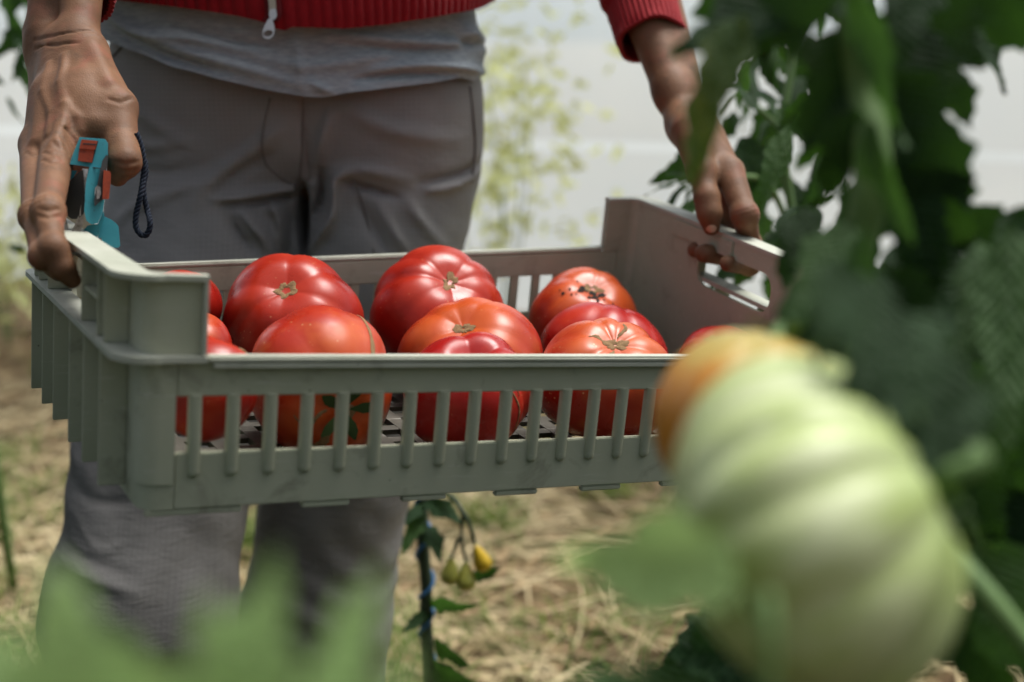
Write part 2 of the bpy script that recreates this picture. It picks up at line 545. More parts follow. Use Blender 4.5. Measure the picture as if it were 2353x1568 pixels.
# ------------------------------------------------------------------ ground and polytunnel wall
gm = mat('soil', (0.13, 0.085, 0.05), 0.95, 0.1)
_n = NT(gm); _o = _n.map()
_c = _n.mix(_n.noise(_o, 6, 6, 0.65), (0.085, 0.055, 0.03), (0.25, 0.17, 0.09))
_c = _n.mix(_n.ramp(_n.noise(_o, 14, 5, 0.7), [(0.5, (0, 0, 0)), (0.68, (1, 1, 1))]), _c, (0.33, 0.25, 0.13))
_c = _n.mix(_n.ramp(_n.noise(_o, 3.1, 3), [(0.52, (0, 0, 0)), (0.7, (0.7,) * 3)]), _c, (0.09, 0.11, 0.03))
_n.color(_c)
_n.normal(_n.bump(_n.noise(_o, 24, 6, 0.7), 0.9, 0.03))

gx = np.concatenate([[-60, -20, -8], np.linspace(-3.5, 4, 100), [8, 20, 60]])
gy = np.concatenate([[-40, -8, -1], np.linspace(0, 5.2, 70), [8, 20, 80]])
GX, GY = np.meshgrid(gx, gy)
def ground_h(x, y):
    if abs(x) > 4.2 or y < -0.5 or y > 5.6: return 0.0
    e = min(1, (4.2 - abs(x)) * 2, (y + 0.5) * 2, (5.6 - y) * 2)
    return e * (0.035 * noise.noise((x * 1.3, y * 1.3, 3)) + 0.016 * noise.noise((x * 5, y * 5, 1)))
gv = [(x, y, ground_h(x, y)) for x, y in zip(GX.ravel(), GY.ravel())]
nx = len(gx)
gf = [(j * nx + i, j * nx + i + 1, (j + 1) * nx + i + 1, (j + 1) * nx + i) for j in range(len(gy) - 1) for i in range(nx - 1)]
tag(link('ground', mesh('ground', gv, gf, gm)), 'brown bare soil floor of the polytunnel', 'ground', kind='structure')

pm = bpy.data.materials.new('milky_polythene_film')
pm.use_nodes = True
_t = pm.node_tree
_pb = _t.nodes['Principled BSDF']; _pb.inputs['Base Color'].default_value = (0.8, 0.82, 0.82, 1); _pb.inputs['Roughness'].default_value = 0.35
_tc = _t.nodes.new('ShaderNodeTexCoord'); _nz = _t.nodes.new('ShaderNodeTexNoise'); _nz.inputs['Scale'].default_value = 0.9; _nz.inputs['Detail'].default_value = 4
_t.links.new(_tc.outputs['Object'], _nz.inputs['Vector'])
_rp = _t.nodes.new('ShaderNodeValToRGB'); _t.links.new(_nz.outputs['Fac'], _rp.inputs['Fac'])
_rp.color_ramp.elements[0].position = 0.3; _rp.color_ramp.elements[0].color = (0.70, 0.83, 0.90, 1)
_rp.color_ramp.elements[1].position = 0.7; _rp.color_ramp.elements[1].color = (0.86, 0.97, 1.0, 1)
_tl = _t.nodes.new('ShaderNodeBsdfTranslucent'); _t.links.new(_rp.outputs[0], _tl.inputs['Color'])
_mx = _t.nodes.new('ShaderNodeMixShader'); _mx.inputs[0].default_value = 0.85
_t.links.new(_pb.outputs[0], _mx.inputs[1]); _t.links.new(_tl.outputs[0], _mx.inputs[2]); _tp = _t.nodes.new('ShaderNodeBsdfTransparent'); _m2 = _t.nodes.new('ShaderNodeMixShader'); _m2.inputs[0].default_value = 0.28
_t.links.new(_mx.outputs[0], _m2.inputs[1]); _t.links.new(_tp.outputs[0], _m2.inputs[2]); _t.links.new(_m2.outputs[0], _t.nodes['Material Output'].inputs['Surface'])

wall = empty('polytunnel_wall', (0, 4.7, 0), 'milky white polythene side wall of the tunnel behind the person', 'wall')
wall.rotation_euler = (0, 0, math.radians(-17))
prof = [(0, -0.1), (0, 0.3), (0, 0.60), (0, 0.632), (0.0, 1.0), (-0.06, 1.5), (-0.22, 2.0), (-0.55, 2.45), (-1.1, 2.8)]
def film_row(dy, z):
    return [(x, dy + 0.03 * noise.noise((x * 0.7, z * 1.2, 0)) + 0.008 * noise.noise((x * 4, z * 2, 5)), z) for x in np.linspace(-7, 7, 90)]
rows = [film_row(*p) for p in prof]
bm_ = bpy.data.materials.new('clear_band'); bm_.use_nodes = True
_bt = bm_.node_tree.nodes.new('ShaderNodeBsdfTranslucent'); _bt.inputs['Color'].default_value = (0.70, 0.78, 0.80, 1)
bm_.node_tree.links.new(_bt.outputs[0], bm_.node_tree.nodes['Material Output'].inputs['Surface'])
Grid().sheet(rows[:3]).build('lower_film', pm, wall)
Grid().sheet(rows[2:4]).build('clear_band', bm_, wall)
Grid().sheet(rows[3:]).build('upper_film', pm, wall)

# ------------------------------------------------------------------ crate
ZR, ZH, XS, SP, X0 = 0.1003, 0.1505, 0.056, 0.0243, 0.0511
ZST, ZLB, ZSB = 0.0737, 0.0371, 0.0207
EW = 0.018                                  # ribs and flanges stand out this far from the end walls
crate = empty('harvest_crate', (0, 0, 0), 'grey-green plastic harvest crate full of tomatoes, carried at both ends', 'crate')
crate.matrix_basis = CRATE_M


def twist_me(me):
    co = np.empty(len(me.vertices) * 3); me.vertices.foreach_get('co', co); co = co.reshape(-1, 3)
    co[:, 2] += 0.206 * (co[:, 0] - 0.3004) * (co[:, 1] - CW / 2)
    me.vertices.foreach_set('co', co.ravel()); me.update()


def crate_part(name, me, twisted=True, matrix=None, parent=None):
    if twisted: twist_me(me)
    return link(name, me, None, parent or crate, matrix=matrix)


def plate(name, x0, x1, y0, y1, z0, z1, m='crate', bev=0.0012, **kw):
    bm = bmesh.new()
    bmesh.ops.create_cube(bm, size=1.0)
    bmesh.ops.scale(bm, vec=(x1 - x0, y1 - y0, z1 - z0), verts=bm.verts)
    bmesh.ops.translate(bm, vec=((x0 + x1) / 2, (y0 + y1) / 2, (z0 + z1) / 2), verts=bm.verts)
    if bev: bmesh.ops.bevel(bm, geom=bm.edges[:], offset=bev, segments=2, affect='EDGES', clamp_overlap=True)
    me = bm_mesh(name, bm, M[m], sharp=35)
    return crate_part(name, me, **kw)


def end_path(xe, r, side, x_in, n=8):
    """Plan outline of one crate end as (x, y, nx, ny): along the front, round the corner, along the end, round to the back."""
    P = [(xe, 0.0, 0.0, -1.0)]
    for k in range(n + 1):
        a = math.pi / 2 * k / n
        P.append((x_in + r - r * math.sin(a), r - r * math.cos(a), -math.sin(a), -math.cos(a)))
    for y in np.linspace(r, CW - r, 9)[1:-1]:
        P.append((x_in, y, -1.0, 0.0))
    for k in range(n + 1):
        a = math.pi / 2 * (1 - k / n)
        P.append((x_in + r - r * math.sin(a), CW - r + r * math.cos(a), -math.sin(a), math.cos(a)))
    P.append((xe, CW, 0.0, 1.0))
    if side > 0:
        P = [(CL - x, y, -nx_, ny_) for (x, y, nx_, ny_) in P]
    return P


def ribbon(path, z0, z1, out_fn, inn):
    """Solid band along a path; out_fn(nx) is how far it stands out."""
    v, f = [], []
    for (x, y, a, b) in path:
        o = out_fn(abs(a))
        for (off, z) in ((o, z0), (o, z1), (-inn, z1), (-inn, z0)):
            v.append((x + a * off, y + b * off, z))
    n = len(path)
    for i in range(n - 1):
        for k in range(4):
            k2 = (k + 1) % 4
            f.append((4 * i + k, 4 * i + k2, 4 * i + 4 + k2, 4 * i + 4 + k))
    f += [(0, 1, 2, 3), (4 * n - 1, 4 * n - 2, 4 * n - 3, 4 * n - 4)]
    bm = bmesh.new()
    bv = [bm.verts.new(p) for p in v]
    for q in f: bm.faces.new([bv[i] for i in q])
    return bm


def cut(me, cutters):
    """Boolean difference, returned as a fresh mesh."""
    o = bpy.data.objects.new('tmp', me); COL.objects.link(o)
    cs = []
    for c in cutters:
        co = bpy.data.objects.new('tmpc', c); COL.objects.link(co); cs.append(co)
        md = o.modifiers.new('b', 'BOOLEAN'); md.operation = 'DIFFERENCE'; md.object = co; md.solver = 'EXACT'
    bpy.context.view_layer.update()
    dg = bpy.context.evaluated_depsgraph_get()
    out = bpy.data.meshes.new_from_object(o.evaluated_get(dg))
    for c in cs: bpy.data.objects.remove(c)
    bpy.data.objects.remove(o)
    out.polygons.foreach_set('use_smooth', [True] * len(out.polygons))
    out.set_sharp_from_angle(angle=math.radians(35))
    return out


def hole_cutter(xc, y0, y1, z0, z1, r):
    bm = bmesh.new()
    vs = []
    pts = []
    for (cx_, cz_, a0) in ((y1 - r, z1 - r, 0), (y0 + r, z1 - r, 90), (y0 + r, z0 + r, 180), (y1 - r, z0 + r, 270)):
        for k in range(7):
            a = math.radians(a0 + 15 * k)
            pts.append((cx_ + r * math.cos(a), cz_ + r * math.sin(a)))
    A = [bm.verts.new((xc - 0.03, p[0], p[1])) for p in pts]
    B = [bm.verts.new((xc + 0.03, p[0], p[1])) for p in pts]
    bm.faces.new(A); bm.faces.new(list(reversed(B)))
    for i in range(len(pts)):
        j = (i + 1) % len(pts)
        bm.faces.new((A[j], A[i], B[i], B[j]))
    return bm_mesh('cutter', bm)


def inside_material(me, axis_in):
    """Give the faces that look into the crate the dusty inside plastic."""
    me.materials.append(M['crate_in'])
    for p in me.polygons:
        c, nn = p.center, p.normal
        d = Vector((CL / 2 - c.x, (CW / 2 - c.y) * 1.5, 0)).normalized()
        if nn.dot(d) > 0.3 and abs(nn.z) < 0.5: p.material_index = len(me.materials) - 1


HOLE = (0.128, 0.240, 0.094, 0.130)
RIBS_LOW = [0.040, 0.095, 0.147, 0.212, 0.264, 0.318]
RIBS_UP = [0.040, 0.062, 0.115, 0.252, 0.296, 0.318]
for side in (-1, 1):
    WT = 0.0035
    # end wall, wraps round both corners: low part up to the rim, high part up to the handle
    wall_path = end_path(0.039, 0.012, side, EW)
    bm = ribbon(wall_path, 0.0, ZR - 0.004, lambda a: 0.0, WT)
    me = bm_mesh('end_wall', bm, M['crate'], sharp=35)
    xc = EW if side < 0 else CL - EW
    hc = hole_cutter(xc, *HOLE, 0.014)
    me = cut(me, [hc])
    inside_material(me, 0)
    crate_part('end_wall', me)
    bm = ribbon(end_path(XS, 0.012, side, EW), ZR - 0.004, ZH - 0.003, lambda a: 0.0, WT)
    me = cut(bm_mesh('handle_wall', bm, M['crate'], sharp=35), [hc])
    inside_material(me, 0)
    crate_part('handle_wall', me)
    # flanges: a ledge at rim height and the hand rail on top
    bm = ribbon(end_path(XS + 0.0, 0.012, side, EW, 10), ZR - 0.004, ZR, lambda a: 0.006 + (EW - 0.006) * a, -0.0002)
    crate_part('ledge', bm_mesh('ledge', bm, M['crate_rim'], sharp=35))
    bm = ribbon(end_path(XS, 0.012, side, EW, 10), ZH - 0.0035, ZH, lambda a: 0.005 + (EW - 0.005) * a, WT + 0.0006)
    bmesh.ops.bevel(bm, geom=[e for e in bm.edges if e.calc_face_angle(0) > 1.0], offset=0.0009, segments=2, affect='EDGES')
    crate_part('hand_rail', bm_mesh('hand_rail', bm, M['crate_rim'], sharp=35))
    for yy, y_out in ((0.0, -0.005), (CW, 0.005)):
        a, b = sorted((yy, yy + y_out))
        x = XS if side < 0 else CL - XS
        plate('step_flange', x - 0.0032 if side < 0 else x + 0.0002, x - 0.0002 if side < 0 else x + 0.0032, a, b, ZR + 0.0002, ZH - 0.0037, 'crate_rim', 0.0006)
    # vertical ribs on the outside
    xo, xi = (0.0008, EW - 0.0002) if side < 0 else (CL - EW + 0.0002, CL - 0.0008)
    for y in RIBS_LOW:
        plate('rib', xo, xi, y - 0.0014, y + 0.0014, 0.006, ZR - 0.0042, bev=0.0005)
    for y in RIBS_UP:
        plate('rib', xo + (0.002 if side < 0 else 0), xi - (0 if side < 0 else 0.002), y - 0.0013, y + 0.0013, ZR + 0.0002, ZH - 0.0037, bev=0.0005)
    if side < 0:
        plate('rib_shelf', 0.004, EW - 0.0002, 0.0635, 0.1135, ZR + 0.022, ZR + 0.0245, bev=0.0005)
    # raised pad on the two corner posts
    for back in (0, 1):
        pth = [p for p in end_path(0.0385, 0.012, side, EW, 10) if (p[1] < 0.011) != bool(back) and (p[1] < 0.011 or p[1] > CW - 0.011)]
        if len(pth) > 2:
            crate_part('corner_pad', bm_mesh('corner_pad', ribbon(pth, 0.017, 0.0745, lambda a: 0.0016, -0.0002), M['crate'], sharp=35))
    # inner grip block with two grooves beside it
    gx0, gx1 = (EW + WT + 0.0002, EW + WT + 0.0022) if side < 0 else (CL - EW - WT - 0.0022, CL - EW - WT - 0.0002)
    plate('grip_block', gx0, gx1, 0.188, 0.285, 0.1305, ZH - 0.004, 'crate_in', 0.0006)

# long sides
XA, NS = 0.039, 22
XB = X0 + (NS - 0.5) * SP
for back in (0, 1):
    y0, y1 = (0.0, 0.0035) if not back else (CW - 0.0035, CW)
    for nm, z0, z1 in (('upper_band', ZST, ZR - 0.0042), ('lower_band', 0.0, ZLB)):
        o = plate(nm, XA + 0.0002, CL - XA - 0.0002, y0, y1, z0, z1, 'crate', 0.0008)
        inside_material(o.data, 1)
    plate('end_post', XB, CL - XA - 0.0002, y0 + 0.0001, y1 - 0.0001, ZLB + 0.0001, ZST - 0.0001, 'crate', 0)
    ya, yb = (-0.006, 0.0035) if not back else (CW - 0.0035, CW + 0.006)
    plate('rim', XS - 0.003 + 0.0034, CL - XS - 0.0004, ya, yb, ZR - 0.004, ZR + 0.0002, 'crate_rim', 0.0014)
    plate('rim_skirt', XS + 0.004, CL - XS - 0.004, ya + (0.0001 if not back else 0.0072), yb - (0.0072 if not back else 0.0001), ZR - 0.0075, ZR - 0.0042, 'crate_rim', 0.0005)
    # slats: half-round bars with a rounded foot
    bm = bmesh.new()
    prof = [(0.0041 * math.cos(a), -0.0036 * math.sin(a)) for a in np.linspace(0, math.pi, 9)] + [(-0.0041, 0.0030), (0.0041, 0.0030)]
    levels = [(ZST + 0.0015, 1.0)] + [(ZSB + 0.0041 - 0.0041 * math.sin(a), math.cos(a)) for a in np.linspace(0, math.pi / 2 * 0.93, 5)]
    rings = []
    for z, s_ in levels:
        rings.append([bm.verts.new((p[0] * s_, p[1] * (s_ if p[1] < 0 else 1) * (-1 if back else 1), z)) for p in prof])
    for a, b in zip(rings[:-1], rings[1:]):
        for k in range(len(prof)):
            k2 = (k + 1) % len(prof)
            bm.faces.new((a[k], a[k2], b[k2], b[k]))
    bm.faces.new(rings[0]); bm.faces.new(list(reversed(rings[-1])))
    sme = bm_mesh('slat', bm, M['crate'], sharp=40)
    for i in range(NS):
        x = X0 + i * SP
        yy = 0.0 if not back else CW
        tz = 0.206 * (x - 0.3004) * (yy - CW / 2)
        link('slat', sme, None, crate, matrix=Matrix.Translation((x, yy, tz)))
    # stacking tabs under the lower edge
    for a, b in ((0.022, 0.084), (0.124, 0.158), (0.196, 0.230), (0.268, 0.303), (0.340, 0.375), (0.412, 0.447), (0.484, 0.519), (0.545, 0.598)):
        plate('stacking_tab', a, b, y0 + 0.0006 if not back else y0 - 0.002, y1 + 0.002 if not back else y1 - 0.0006, -0.0045, -0.0002, bev=0.001)
# floor lattice
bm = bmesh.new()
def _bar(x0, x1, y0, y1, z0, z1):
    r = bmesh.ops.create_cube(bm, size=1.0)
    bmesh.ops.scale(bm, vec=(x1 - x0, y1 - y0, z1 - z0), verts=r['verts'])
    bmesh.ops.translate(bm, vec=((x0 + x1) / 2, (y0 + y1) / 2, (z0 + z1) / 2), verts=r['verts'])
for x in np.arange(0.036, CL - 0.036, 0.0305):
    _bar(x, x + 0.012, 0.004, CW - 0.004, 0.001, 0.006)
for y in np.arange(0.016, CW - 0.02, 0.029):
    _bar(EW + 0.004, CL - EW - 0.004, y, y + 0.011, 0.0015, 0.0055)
crate_part('floor_grid', bm_mesh('floor_grid', bm, m_crate('crate_floor_shaded', (0.045, 0.043, 0.035), (0.08, 0.075, 0.06), 0.7)))  # floor darkened throughout, its shade put into the plastic's colour

# ------------------------------------------------------------------ tomatoes
class Tomato:
    def __init__(self, R, q, lobes, amp, seed, dimple=0.2, pear=0.0, waist=2.0):
        r = random.Random(seed)
        self.R, self.q, self.amp, self.dimple, self.pear = R, q, amp, dimple, pear
        self.ph = [r.uniform(0, 6.28) for _ in range(6)]
        self.n = lobes; self.seed = seed
        self.jit = [r.uniform(-0.25, 0.25) for _ in range(lobes)]

    def lobe(self, phi):
        w = phi + 0.16 * math.sin(phi * 2 + self.ph[0]) + 0.10 * math.sin(phi * 3 + self.ph[1])
        return abs(math.cos(w * self.n / 2 + self.ph[2])) ** 0.75 - 0.62

    def at(self, th, phi, off=0.0):
        s, c = math.sin(th), math.cos(th)
        top = math.exp(-(th / 0.75) ** 2)
        k = self.amp * self.lobe(phi) * (0.55 * s ** 1.5 + 1.3 * top * s) + 0.05 * math.sin(phi * 2 + self.ph[3]) * s + 0.03 * math.sin(phi + self.ph[1]) * s * c + 0.02 * math.sin(3 * phi + self.ph[4]) * s
        rr = s * (1 + k)
        z = self.q * c * (1 + 0.5 * k)
        z -= self.dimple * math.exp(-(th / 0.34) ** 2) + 0.05 * math.exp(-((math.pi - th) / 0.3) ** 2) * -1
        if self.pear:
            rr *= 1 - self.pear * (0.5 + 0.5 * c) ** 1.5
            z += self.pear * 0.9 * max(c, 0) ** 1.4
        p = Vector((rr * math.cos(phi), rr * math.sin(phi), z))
        nn = Vector((s * math.cos(phi), s * math.sin(phi), c))
        return p * self.R + nn * off

    def body(self, nt=34, np_=64):
        v, f = [tuple(self.at(0, 0))], []
        for i in range(1, nt):
            for k in range(np_):
                v.append(tuple(self.at(math.pi * i / nt, 2 * math.pi * k / np_)))
        v.append(tuple(self.at(math.pi, 0)))
        for k in range(np_):
            f.append((0, 1 + k, 1 + (k + 1) % np_))
            b = 1 + (nt - 2) * np_
            f.append((b + (k + 1) % np_, b + k, len(v) - 1))
        for i in range(nt - 2):
            a = 1 + i * np_
            for k in range(np_):
                k2 = (k + 1) % np_
                f.append((a + k, a + np_ + k, a + np_ + k2, a + k2))
        return v, f

    def scar(self, size, spread=0.5, open_=0.45, stretch=0.35):
        """Corky ring round the stem end, ragged and a little oval."""
        r = random.Random(self.seed + 5)
        n = 36; p1, p2 = r.uniform(0, 6.28), r.uniform(0, 6.28)
        spk = [r.randrange(n) for _ in range(3)]
        pts = []
        for k in range(n):
            a = 2 * math.pi * k / n
            q = 1 + stretch * math.cos(2 * a + p1) + 0.18 * math.sin(5 * a + p2) + r.uniform(-0.16, 0.16)
            for s0 in spk:
                dk = min((k - s0) % n, (s0 - k) % n)
                q += spread * max(0, 1 - dk / 2.2) * 1.4
            pts.append(q)
        rows = []
        for j in range(7):
            u = open_ + (1 - open_) * j / 6
            off = 0.0006 * math.sin(math.pi * (j / 6)) + 0.0001
            rows.append([self.at(size * u * (pts[k] if j > 1 else 1 + 0.6 * (pts[k] - 1)), 2 * math.pi * k / n, off + r.uniform(0, 0.0004)) for k in range(n)])
        return Grid().sheet([list(reversed(x)) for x in rows], closed=True)

    def crack(self, ph0, t0, t1, w, wob=0.1, n=16):
        r = random.Random(self.seed + int(ph0 * 100))
        rows = []
        for i in range(n + 1):
            u = i / n
            th = t0 + (t1 - t0) * u
            ww = w * (math.sin(math.pi * (0.06 + 0.9 * u)) ** 0.6) * r.uniform(0.7, 1.3)
            c = ph0 + wob * math.sin(u * 5 + self.ph[5]) + r.uniform(-.006, .006)
            rows.append([self.at(th, c + s_ * ww / max(math.sin(th), 0.12), 0.0005 * (1 - abs(s_)) + 0.0002) for s_ in (-1, -0.4, 0.4, 1)])
        return Grid().sheet(rows)


RED = []
tg = 'red beefsteak tomatoes in the harvest crate'
#  px, py, half width, crate y, flattening, scar px (or None), lobes, amp, material, label
TOMS = [
 ('a', 420, 700, 92, 0.300, 0.90, (440, 600), 5, 0.05, 'tom_red', 'red tomato behind the left raised corner of the crate, against the back wall'),
 ('b', 440, 800, 92, 0.205, 0.85, (430, 740), 5, 0.06, 'tom_orange', 'mostly hidden orange-red tomato wedged low between its neighbours at the left end'),
 ('c', 476, 893, 116, 0.056, 1.10, (535, 766), 6, 0.06, 'tom_red', 'red tomato at the left front with dry tan streak, half behind the raised corner'),
 ('d', 672, 735, 163, 0.272, 0.83, (674, 640), 6, 0.09, 'tom_red', 'big red tomato at the back left with star-shaped tan stem scar'),
 ('e', 737, 882, 176, 0.112, 0.97, (822, 945), 7, 0.09, 'tom_orange', 'orange-red tomato at the front with a long corky crack down its right side'),
 ('f', 1004, 718, 160, 0.270, 0.84, (1054, 622), 7, 0.11, 'tom_red', 'tallest red tomato in the middle of the back row with sunken stem scar'),
 ('g', 1082, 828, 163, 0.182, 0.80, (1060, 715), 7, 0.09, 'tom_orange', 'glossy orange-red tomato in the middle row with small tan scar on top'),
 ('h', 1076, 902, 150, 0.066, 0.88, (1098, 782), 5, 0.20, 'tom_pink', 'dark red deeply creased tomato at the front with stitched-looking scar line'),
 ('i', 1340, 735, 130, 0.285, 0.87, (1366, 640), 6, 0.09, 'tom_orange', 'tomato in the far right corner with black rot specks on top'),
 ('j', 1384, 815, 146, 0.185, 0.84, (1420, 640), 7, 0.12, 'tom_pink', 'shiny red tomato without visible scar between the rotten one and the freckled one'),
 ('k', 1390, 874, 157, 0.064, 0.86, (1416, 758), 8, 0.14, 'tom_dots', 'freckled red tomato at the front right with ragged tan stem scar'),
 ('l', 1652, 845, 108, 0.150, 0.86, (1625, 756), 6, 0.07, 'tom_pink', 'small crimson tomato by the right end, half behind the unripe fruit'),
]
for (key, px, py, hw, cy, q, sp, nl, amp, mt, lab) in TOMS:
    c, d = crate_pt(px, py, 1, cy)
    R = hw * d / FPX * 0.985
    lz = (CRATE_I @ c).z
    sx, sy = (sp[0] - px) / hw, -(sp[1] - py) / hw
    m2 = sx * sx + sy * sy
    if m2 > 0.95: sx, sy, sz = sx / math.sqrt(m2), sy / math.sqrt(m2), 0.0 if m2 < 1.15 else -0.2
    else: sz = math.sqrt(1 - m2)
    axis = Vector((1, 0, 0)) * sx + Vector((0, SN, CS)) * sy - Vector((0, CS, -SN)) * sz
    rot = axis.normalized().to_track_quat('Z', 'Y').to_matrix().to_4x4()
    T = Tomato(R, q, nl, amp, 11 + ord(key), 0.16 if key not in 'h' else 0.3)
    v, f = T.body()
    o = link('tomato', mesh('tomato', v, f, M[mt]), matrix=Matrix.Translation(c) @ rot)
    tag(o, lab, 'tomato', tg)
    print('TOM', key, 'r%.3f' % R, 'loc', [round(x, 3) for x in CRATE_I @ c])
    T.mat = o.matrix_basis
    def ph_of(wx, wy):
        """Longitude on the fruit that looks towards picture direction (wx, wy)."""
        w = Vector((1, 0, 0)) * wx + Vector((0, SN, CS)) * wy - Vector((0, CS, -SN)) * 0.4
        l = rot.to_3x3().transposed() @ w
        return math.atan2(l.y, l.x)
    if key not in 'abj':
        sz_ = {'d': 0.19, 'f': 0.16, 'g': 0.15, 'h': 0.13, 'k': 0.19, 'l': 0.2, 'c': 0.24, 'e': 0.18, 'i': 0.18}[key]
        T.scar(sz_ * 0.72, 0.10, {'d': 0.4, 'f': 0.35, 'i': 0.3}.get(key, 0.12), {'d': 0.12, 'l': 0.2}.get(key, 0.38)).build('stem_scar', M['cork'], o)
    if key == 'e':
        T.crack(ph_of(0.9, 0.75), 0.25, 2.0, 0.03, 0.06).build('crack', M['cork'], o)
        T.crack(ph_of(-0.3, -0.9), 0.2, 0.75, 0.05, 0.1).build('crack', M['cork'], o)
        T.crack(ph_of(-0.9, -0.2), 0.25, 0.7, 0.04, 0.2).build('crack', M['cork'], o)
        cg = Grid()
        for k in range(5):
            a = 1.25 * k
            cg.sheet([[T.at(0.05 + 0.36 * u, a + s_ * 0.32 * math.sin(math.pi * (0.12 + 0.85 * u)), 0.003 + 0.006 * u * (k % 2)) for s_ in (-1, 0, 1)] for u in (0, .25, .5, .75, 1)])
        cg.build('calyx', M['calyx'], o)
    if key == 'h':
        T.crack(ph_of(0.9, -0.3), 0.12, 1.1, 0.016, 0.05, 24).build('crack', M['cork'], o)
        T.crack(ph_of(1.0, -0.9), 0.9, 1.7, 0.02, 0.05, 24).build('crack', M['cork'], o)
    if key == 'c':
        T.crack(ph_of(0.9, 0.25), 0.1, 0.55, 0.05, 0.1).build('crack', M['cork'], o)
    if key == 'k':
        for a, t1 in ((0.9, 0.5), (2.6, 0.42), (4.1, 0.55)):
            T.crack(a, 0.15, t1, 0.03, 0.1).build('crack', M['cork'], o)
    if key == 'i':
        rg = random.Random(3)
        spots = Grid()
        for _ in range(34):
            th0 = abs(rg.gauss(0.28, 0.22)) + 0.05; p0 = ph_of(-0.4, -0.6) + rg.gauss(0, 0.8)
            s0 = rg.uniform(0.012, 0.05) * (1.6 if th0 < 0.3 else 0.8)
            ring = []
            for k in range(9):
                a = 2 * math.pi * k / 9; w = s0 * rg.uniform(0.5, 1.2)
                ring.append(T.at(th0 + w * math.cos(a), p0 + w * math.sin(a) / max(0.15, math.sin(th0)), 0.0006))
            b = len(spots.v); spots.v.extend(ring); spots.f.append(tuple(b + k for k in range(9)))
        spots.build('rot_specks', M['rot'], o, smooth=False)['kind'] = 'stuff'

# ------------------------------------------------------------------ person
BX, BY = -0.240, 1.465
person = empty('person', (BX, BY, 0), 'person in red cardigan, grey shirt and grey work trousers holding the crate', 'person')
PINV = Matrix.Translation((-BX, -BY, 0))


def pchild(name, verts, faces, m, parent=None, smooth=True, sharp=None):
    v = np.asarray(verts, float) - np.array([BX, BY, 0.0])
    return link(name, mesh(name, v, faces, m, smooth, sharp), None, parent or person)


def J(px, py, d, rpx):
    return (V(px, py, d), rpx * d / FPX)


def JX(px, py, xl, rpx):
    p, d = crate_pt(px, py, 0, xl)
    return (p, rpx * d / FPX)


# hand on the near end of the crate: the back of the hand faces the lens
HL = {
 'palm': [
  [J(130, -330, 1.15, 58), J(104, 75, 1.075, 40)],
  [J(205, -330, 1.14, 60), J(182, 90, 1.055, 43)],
  [J(82, 82, 1.085, 26), J(92, 120, 1.080, 28)],
  [J(172, 100, 1.055, 44), J(140, 325, 0.990, 38)],
  [J(140, 110, 1.060, 44), J(92, 330, 1.005, 36)],
  [J(118, 120, 1.075, 40), J(88, 340, 1.035, 32)],
  [J(105, 130, 1.085, 34), J(100, 340, 1.060, 28)],
  [J(195, 120, 1.045, 44), J(200, 245, 1.005, 44)],
  [J(205, 200, 1.010, 40), J(212, 285, 0.990, 34)],
  [J(165, 235, 1.005, 44), J(158, 335, 0.985, 38)],
  [J(120, 220, 1.020, 44), J(115, 335, 0.995, 40)],
  [J(160, 340, 0.992, 34), J(132, 455, 0.972, 28)],
  [J(185, 320, 1.020, 34), J(165, 430, 1.005, 32)],
 ],
 'thumb': [J(205, 130, 1.045, 40), J(272, 248, 1.005, 41), J(281, 345, 0.985, 37), J(287, 372, 0.975, 34), J(270, 405, 0.985, 24)],
 'fingers': [
  [J(134, 335, 0.985, 40), JX(110, 488, -0.013, 33), JX(122, 572, -0.014, 28), JX(142, 614, -0.009, 26), JX(166, 644, -0.002, 20)],
  [J(84, 338, 1.002, 38), JX(82, 498, -0.018, 32), JX(98, 590, -0.020, 26), JX(134, 628, 0.004, 19)],
  [J(84, 345, 1.035, 31), JX(84, 500, -0.017, 27), JX(98, 580, -0.018, 23), JX(120, 605, 0.006, 17)],
  [J(98, 350, 1.060, 27), JX(88, 480, -0.013, 23), JX(100, 545, -0.014, 20), JX(112, 575, 0.006, 15)],
 ],
 'tendon': [[J(160, 150, 1.028, 8), J(130, 330, 0.957, 8)], [J(130, 150, 1.036, 8), J(84, 325, 0.976, 8)], [J(212, 110, 1.030, 9), J(250, 190, 1.000, 6)]],
 'dent': [(V(226, 300, 0.955), 0.013)],
}
HL['vein'], HL['groove'] = [], []
